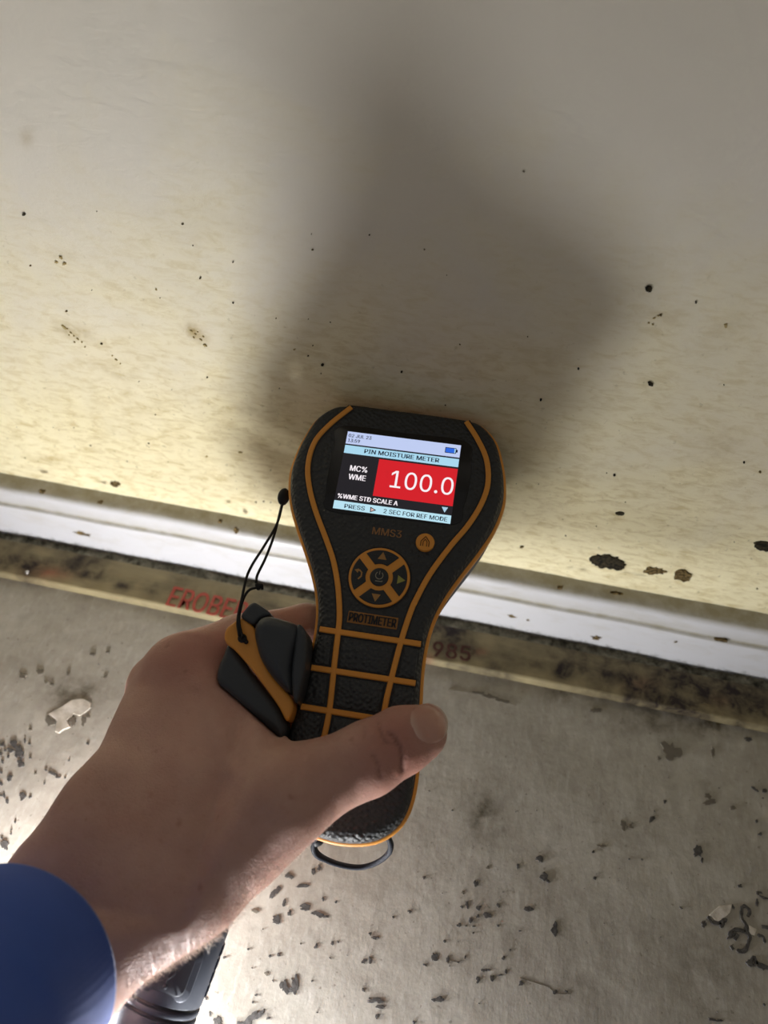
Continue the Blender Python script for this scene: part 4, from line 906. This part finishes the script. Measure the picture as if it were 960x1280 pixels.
# ------------------------------------------------------------------ hand (signed distance field, then surface nets)
hs = .9
lo = np.array([-128., -236., -68.]); hi = np.array([40., -66., 78.])
dims = np.ceil((hi - lo) / hs).astype(int) + 1
ax = [lo[i] + hs * np.arange(dims[i]) for i in range(3)]
def field(): return np.full(dims, 60.0, np.float32)
def smin(a, b, k):
    h = np.clip(.5 + .5 * (b - a) / k, 0, 1)
    return b * (1 - h) + a * h - k * h * (1 - h)
def chain(F, pts, k):
    pts = np.array(pts, float)
    for a, b in zip(pts[:-1], pts[1:]):
        m = max(a[3], b[3]) + 14
        l = np.minimum(a[:3], b[:3]) - m; u_ = np.maximum(a[:3], b[:3]) + m
        sl = tuple(slice(max(0, int((l[i] - lo[i]) / hs)), min(dims[i], int((u_[i] - lo[i]) / hs) + 2)) for i in range(3))
        gx = ax[0][sl[0]][:, None, None]; gy = ax[1][sl[1]][None, :, None]; gz = ax[2][sl[2]][None, None, :]
        if 0 in (gx.size, gy.size, gz.size): continue
        ab = b[:3] - a[:3]; L = float(ab @ ab) + 1e-9
        t = np.clip(((gx - a[0]) * ab[0] + (gy - a[1]) * ab[1] + (gz - a[2]) * ab[2]) / L, 0, 1)
        d = np.sqrt((gx - a[0] - t * ab[0]) ** 2 + (gy - a[1] - t * ab[1]) ** 2 + (gz - a[2] - t * ab[2]) ** 2) - (a[3] + (b[3] - a[3]) * t)
        F[sl] = smin(F[sl], d.astype(np.float32), k)
    return F
HD = DATA['HAND']
palm = field()
for nm in ('dorsal', 'radial', 'centre', 'center2', 'web', 'palm1', 'palm2'): chain(palm, HD[nm], 9.0)
SDF = palm.copy()
for nm, kj in (('index', 7), ('middle', 6), ('ring', 6), ('pinky', 6), ('thumb', 9)):
    SDF = np.minimum(SDF, smin(palm, chain(field(), HD[nm], 2.5), kj))
# keep clear of the meter's body and of the pin cover
wv_ = np.interp(ax[1], W_V, W_U)[None, :, None] + .5
gx = ax[0][:, None, None]; gy = ax[1][None, :, None]; gz = ax[2][None, None, :]
dm = np.maximum(np.maximum(np.abs(gx) - wv_, gz - .55), np.maximum(back(gy) - .4 - gz, -159.5 - gy))
SDF = np.maximum(SDF, -dm.astype(np.float32))
# flat back of the hand and wrist
roof = np.interp(ax[1], [-236, -210, -185, -163, -143, -120, -100, -66], [90, 58, 29.0, 23.2, 15.6, 3.6, -1, 30])[None, :, None] + np.maximum(0, gx + 36) * 1.3 + np.maximum(0, -110 - gx) * 0
SDF = -smin(-SDF, -(gz - roof).astype(np.float32), 5.0)
# the pin cover presses into the web of the hand; the torch presses against its underside
Pc = crom(ccw(DATA['CAP_LOW']), 60, True)
g1, g2_ = np.meshgrid(ax[0], ax[1], indexing='ij'); dc = np.full(g1.shape, 1e9); inn = np.zeros(g1.shape, bool)
for (x0, y0), (x1, y1) in zip(Pc, np.roll(Pc, -1, 0)):
    ex, ey = x1 - x0, y1 - y0
    t = np.clip(((g1 - x0) * ex + (g2_ - y0) * ey) / (ex * ex + ey * ey + 1e-12), 0, 1)
    dc = np.minimum(dc, np.hypot(g1 - x0 - t * ex, g2_ - y0 - t * ey))
    inn ^= ((y0 > g2_) != (y1 > g2_)) & (g1 < (x1 - x0) * (g2_ - y0) / (y1 - y0 + 1e-12) + x0)
dc = np.where(inn, -dc, dc)[:, :, None]
SDF = np.maximum(SDF, -np.maximum(dc - .2, -13.3 - gz).astype(np.float32))
ta_ = np.array(MR.transposed() @ (Vector(DATA['TORCH_A']) / 1000 - MO)) / MM; tb_ = np.array(MR.transposed() @ (Vector(DATA['TORCH_B']) / 1000 - MO)) / MM
td_ = (tb_ - ta_) / np.linalg.norm(tb_ - ta_)
s_ = (gx - ta_[0]) * td_[0] + (gy - ta_[1]) * td_[1] + (gz - ta_[2]) * td_[2]
rad_ = np.sqrt(np.maximum((gx - ta_[0]) ** 2 + (gy - ta_[1]) ** 2 + (gz - ta_[2]) ** 2 - s_ ** 2, 0))
SDF = np.maximum(SDF, -np.maximum(np.maximum(rad_ - 14.7, s_ - 33.2), -40 - s_).astype(np.float32))
del palm, dm, s_, rad_

HV, HQ = surface_nets(SDF, lo, hs)
HQ = HQ[(HQ >= 0).all(1)]
# light smoothing
HV = smooth_mesh(HV, HQ, 4)
def vnormals(V, Q):
    fn = np.cross(V[Q[:, 2]] - V[Q[:, 0]], V[Q[:, 3]] - V[Q[:, 1]])
    N = np.zeros_like(V)
    for c in range(4): np.add.at(N, Q[:, c], fn)
    return N / (np.linalg.norm(N, axis=1)[:, None] + 1e-9)
HN = vnormals(HV, HQ)
# relief: soft unevenness, tendon, skin creases over the thumb joint
disp_ = np.zeros(len(HV)); crease = np.zeros(len(HV))
for l in DATA['CREASES']:
    dep = l[-1][0]; P = np.array([p[:2] for p in l[:-1]])
    P = crom(P, 16) if len(P) > 2 else np.linspace(P[0], P[1], 8)
    P = P + np.random.default_rng(len(P)).normal(0, .12, P.shape)
    dmin = np.full(len(HV), 99.)
    for a, b in zip(P[:-1], P[1:]):
        ab = b - a; t = np.clip(((HV[:, :2] - a) @ ab) / (ab @ ab), 0, 1)
        dmin = np.minimum(dmin, np.linalg.norm(HV[:, :2] - a - t[:, None] * ab, axis=1))
    top = HN[:, 2] > .15
    w = np.exp(-(dmin / .7) ** 2) * top
    disp_ -= dep * .5 * w; crease = np.maximum(crease, np.exp(-(dmin / .5) ** 2) * top * dep * .9)
    disp_ += dep * .08 * np.exp(-((dmin - 1.8) / .9) ** 2) * top
ta, tb = [np.array(p)[:2] for p in DATA['TENDON']]
ab = tb - ta; t = np.clip(((HV[:, :2] - ta) @ ab) / (ab @ ab), 0, 1)
disp_ += .9 * np.exp(-(np.linalg.norm(HV[:, :2] - ta - t[:, None] * ab, axis=1) / 3.2) ** 2) * (HN[:, 2] > 0)
for i in range(0):
    pass
disp_ += .45 * fbm(HV[:, 0] + HV[:, 2] * .4, HV[:, 1] - HV[:, 2] * .3, 14., 41, 3)
HV = HV + HN * disp_[:, None]
flush = np.clip(.35 * fbm(HV[:, 0], HV[:, 1], 18., 42, 3) + .9 * np.exp(-((HV[:, 0] - 16) ** 2 + (HV[:, 1] + 126) ** 2) / 300) + .8 * np.exp(-((HV[:, 0] + 45) ** 2 + (HV[:, 1] + 92) ** 2) / 700) + .5 * np.exp(-((HV[:, 0] + 68) ** 2 + (HV[:, 1] + 108) ** 2) / 200), 0, 1)

person = empty('person', mworld((-70, -170, -5)), MR, "left hand of a person in a blue sleeve gripping the meter, thumb across its handle", 'person')
org = (-70, -170, -5)
hand = obj('hand_and_forearm', rel((HV * MM, HQ.tolist()), org), M_skin, person)
set_attr(hand, 'flush', flush); set_attr(hand, 'crease', np.clip(crease, 0, 1))

# thumbnail: patch pressed on to the thumb's surface
c0, c1, w0, w1 = [np.array(p) for p in DATA['NAILPX']]
axis = (c1 - c0)[:2]; Ln = np.linalg.norm(axis) * .93; axis /= np.linalg.norm(axis)
side = np.array([-axis[1], axis[0]])
Wn = 6.6
top_ = HN[:, 2] > .0
TV = HV[top_ & (HV[:, 0] > 5) & (HV[:, 1] > -140)]; TN = HN[top_ & (HV[:, 0] > 5) & (HV[:, 1] > -140)]
nu, nw = 22, 18
V = []; tip = []; lun = []
for i in range(nu):
    a_ = i / (nu - 1)
    for j in range(nw):
        b_ = j / (nw - 1) * 2 - 1
        # rounded root and free edge
        s_ = a_ * Ln + (b_ * b_) * 2.2 * (1 - a_) * 1.0 - (b_ * b_) * 3.2 * a_
        p = c0[:2] + axis * s_ + side * b_ * Wn * (1 - .10 * (2 * a_ - 1) ** 2)
        d2 = ((TV[:, :2] - p) ** 2).sum(1); ii = np.argsort(d2)[:6]; w_ = 1 / (d2[ii] + .1)
        z = (TV[ii, 2] * w_).sum() / w_.sum(); nn_ = (TN[ii] * w_[:, None]).sum(0); nn_ /= np.linalg.norm(nn_)
        lift = .35 + .25 * a_ - .45 * (abs(b_) ** 6) - .5 * (1 - a_) ** 8
        V.append(np.array([p[0], p[1], z]) + nn_ * lift); tip.append(max(0, (a_ - .90) / .1)); lun.append(max(0, 1 - a_ / .22) * (1 - b_ * b_))
V = np.array(V)
Fn = [(i * nw + j, (i + 1) * nw + j, (i + 1) * nw + j + 1, i * nw + j + 1) for i in range(nu - 1) for j in range(nw - 1)]
fnv = np.cross(V[nw] - V[0], V[1] - V[0])
nail = obj('thumbnail', rel((V * MM, Fn), org), M_nailskin, person); tag(nail, 'short clean thumbnail')
set_attr(nail, 'tip', tip); set_attr(nail, 'lunula', lun)
sm = nail.modifiers.new('thickness', 'SOLIDIFY'); sm.thickness = .0004; sm.offset = -1

# sleeve
SL = np.array(DATA['SLEEVE'])
P = crom(SL[:, :3], 40); rr = np.interp(np.linspace(0, 1, 40), np.linspace(0, 1, len(SL)), SL[:, 3])
t = np.gradient(P, axis=0); t /= np.linalg.norm(t, axis=1)[:, None]
rings = []
a_ = np.cross(t[0], [0, 1.0, 0]); a_ /= np.linalg.norm(a_)
def sring(c, tt, r_, a0, wob=0):
    b0 = np.cross(tt, a0)
    return [c + (a0 * math.cos(x) + b0 * math.sin(x)) * (r_ + wob * math.sin(3 * x + wob * 5) + .5 * wob * math.sin(5 * x)) for x in np.linspace(0, 2 * math.pi, 72, endpoint=False)]
frames = []
for i in range(40):
    a_ = a_ - t[i] * (a_ @ t[i]); a_ /= np.linalg.norm(a_); frames.append(a_.copy())
for s_, dr in ((12, -4.5), (6, -3.6), (2, -3.2), (.6, -2.4), (0, -1.2)):     # rolled inner edge
    rings.append(sring(P[0] + t[0] * s_, t[0], rr[0] + dr, frames[0]))
rings.append(sring(P[0] + t[0] * .5, t[0], rr[0] - .2, frames[0]))
for i in range(40):
    if i == 0:
        rings.append(sring(P[0] + t[0] * 1.6, t[0], rr[0] + .1, frames[0])); continue
    rings.append(sring(P[i], t[i], rr[i], frames[i], .8 * min(1, i / 14)))
V, Fc = loft(rings, False, True)
obj('sleeve', rel((np.array(V) * MM, Fc), org), M_sleeve, person)

# arm hair along the outer edge of the wrist
r = np.random.default_rng(77)
cand = np.where((HV[:, 1] < -140) & (HV[:, 2] < 24) & (HV[:, 2] > -12) & (HN @ np.array([.55, -.8, .12]) > .45) & (HV[:, 0] > -75) & (HV[:, 0] < 0) & (HN[:, 2] > -.02))[0]
pick = r.choice(cand, 3000)
V = []; Fc = []
for i in pick:
    p = HV[i] + r.normal(0, .3, 3) * (1 - np.abs(HN[i])); nn_ = HN[i]
    u_ = HV[i, 0]
    L = r.uniform(1.5, 4.2) * (1.0 if u_ < -22 else .3)
    flow = np.array([-.40, .75, .30]) + r.normal(0, .28, 3); flow -= nn_ * (flow @ nn_); flow /= np.linalg.norm(flow) + 1e-9
    q1 = p - nn_ * .1; q2 = p + (nn_ * .55 + flow * .5) * L * .55; q3 = p + (nn_ * .75 + flow * 1.0) * L * .9
    sd = np.cross(nn_, flow); w_ = .042
    b = len(V)
    V += [q1 - sd * w_, q1 + sd * w_, q1 + nn_ * .03 + flow * w_, q2 - sd * w_ * .7, q2 + sd * w_ * .7, q2 + flow * w_ * .7, q3]
    Fc += [(b, b + 1, b + 4, b + 3), (b + 1, b + 2, b + 5, b + 4), (b + 2, b, b + 3, b + 5), (b + 3, b + 4, b + 6), (b + 4, b + 5, b + 6), (b + 5, b + 3, b + 6)]
tag(obj('arm_hair', rel((np.array(V) * MM, Fc), org), M_hair, person), 'fine fair arm hair', kind='stuff')

# ------------------------------------------------------------------ torch leaning under the wrist
TA = Vector(DATA['TORCH_A']) / 1000; TB = Vector(DATA['TORCH_B']) / 1000
tz = (TB - TA).normalized()
tx = (CAM_C - TA); tx = (tx - tz * tx.dot(tz)).normalized()   # cover panel looks up
ty = tz.cross(tx)
TR = Matrix((tx, ty, tz)).transposed()
torch = empty('torch', TA, TR, 'slim gunmetal torch with grooved barrel under the wrist, its beam on the floor', 'torch')
R0 = 13.6
body_p = [(0.01, -14), (R0, -14), (R0, 1.6), (R0 - .1, 1.9), (R0 - .9, 2.2), (R0 - .9, 3.0), (R0 - .1, 3.3), (R0, 3.6), (R0, 4.6), (R0 - .1, 4.9), (R0 - .9, 5.2), (R0 - .9, 6.0), (R0 - .1, 6.3), (R0, 6.6), (R0, 29), (R0 - .6, 31), (R0 - 2.5, 32.4), (0.01, 32.7)]
obj('barrel', lathe(body_p, 64), M_torch, torch, smooth=True, sharp=35)
for z0 in (2.6, 5.6):
    obj('groove', lathe([(R0 - .95, z0 - .42), (R0 - .78, z0 - .42), (R0 - .78, z0 + .42), (R0 - .95, z0 + .42)], 64), M_torchgroove, torch, smooth=True, sharp=35)
# cover panel wrapped on the barrel
def wrap(pts2, r0, r1):
    """pts2: (angle deg, z) outline; raised patch between radii r0 and r1."""
    P = ccw(pts2); V = []; m = len(P)
    inner = P * .0
    cen = P.mean(0)
    rings = []
    for sc_, rad in ((1.0, r0), (1.0, r1 - .25), (.95, r1), (.5, r1 + .05), (.02, r1 + .05)):
        Q = cen + (P - cen) * sc_
        rings.append([(rad * math.cos(math.radians(a)), rad * math.sin(math.radians(a)), z) for a, z in Q])
    V, Fc = loft(rings)
    return np.array(V) * MM, Fc
def rrect(a0, a1, z0, z1, rad, asp):
    pts = []
    for cx, cz, s0 in ((a1 - rad * asp, z1 - rad, 0), (a0 + rad * asp, z1 - rad, 90), (a0 + rad * asp, z0 + rad, 180), (a1 - rad * asp, z0 + rad, 270)):
        for x in np.linspace(s0, s0 + 90, 7): pts.append((cx + rad * asp * math.cos(math.radians(x)), cz + rad * math.sin(math.radians(x))))
    return pts
ASP = 1 / (math.pi / 180 * R0)
po = obj('charging_cover', wrap(rrect(-38, 38, 8.5, 24, 3, ASP), R0 - .5, R0 + .55), M_torch, torch, smooth=True, sharp=35)
obj('cover_inset', wrap(rrect(-27, 27, 10.0, 22.5, 2.4, ASP), R0, R0 + .8), M_torchpanel, po, smooth=True, sharp=35)
def on_barrel(path, rad): return [(rad * math.cos(math.radians(a)), rad * math.sin(math.radians(a)), z) for a, z in path]
sym = [[(0, 12.2), (0, 19.6)], [(0, 14.2), (6, 16), (6, 17.4)], [(0, 15), (-6, 16.8), (-6, 18)]]
gs = [tube(np.array([np.array(p) for p in on_barrel(np.vstack([np.linspace(l[i], l[i + 1], 5) for i in range(len(l) - 1)])[np.r_[0:5, 6:5 * (len(l) - 1)]] if len(l) > 2 else np.linspace(l[0], l[1], 6), R0 + .85)]), .28, 6) for l in sym]
gs.append(ball((R0 + .85, 0, 12.0), .4, .8, .8, 12, 8)); gs.append(ball((R0 + .85, 0, 19.9), .4, .7, .9, 12, 8))
g2 = join(*gs); obj('embossed_symbol', (np.array(g2[0]) * MM, g2[1]), M_torchpanel, po)
# knurled grip on the upper end
for i in range(9):
    a0 = 55 + i * 8
    for s_ in (1, -1):
        pass
kn = [wrap([(a0, z0), (a0 + 5.5, z0), (a0 + 5.5, z0 + 3.2), (a0, z0 + 3.2)], R0 - .3, R0 + .5) for a0 in np.arange(78, 140, 9) for z0 in np.arange(9.5, 25, 4.2)] + \
     [wrap([(-a0 - 5.5, z0), (-a0, z0), (-a0, z0 + 3.2), (-a0 - 5.5, z0 + 3.2)], R0 - .3, R0 + .5) for a0 in np.arange(78, 140, 9) for z0 in np.arange(9.5, 25, 4.2)]
tag(obj('knurling', join(*kn), M_torch, torch, smooth=True, sharp=35), kind='stuff')
# head: bezel ring, glowing collar added for floor light, lens
obj('added_glow_collar', lathe([(R0 - 1, -14.2), (R0 - .4, -14.2), (R0 - .4, -24), (R0 - 1, -24)], 48), M_collar, torch, smooth=True, sharp=35)
obj('head_bezel', lathe([(R0 - 2, -24), (R0 + .6, -24), (R0 + 1.0, -26), (R0 + 1.0, -31), (R0 - 1.2, -32), (R0 - 1.4, -30), (R0 - 2, -30)], 48), M_torch, torch, smooth=True, sharp=35)
obj('lens', lathe([(0.01, -30.6), (R0 - 1.5, -30.6), (R0 - 1.5, -30.0), (0.01, -30.0)], 48), M_lens, torch, smooth=False)
sl = bpy.data.lights.new('torch_beam', 'SPOT'); sl.energy = TORCH_POWER; sl.spot_size = math.radians(120); sl.spot_blend = .6; sl.shadow_soft_size = .008; sl.color = (.86, .92, 1.0)
so = bpy.data.objects.new('torch_beam', sl); C.objects.link(so); so.parent = torch
so.location = (0, 0, -.0335)
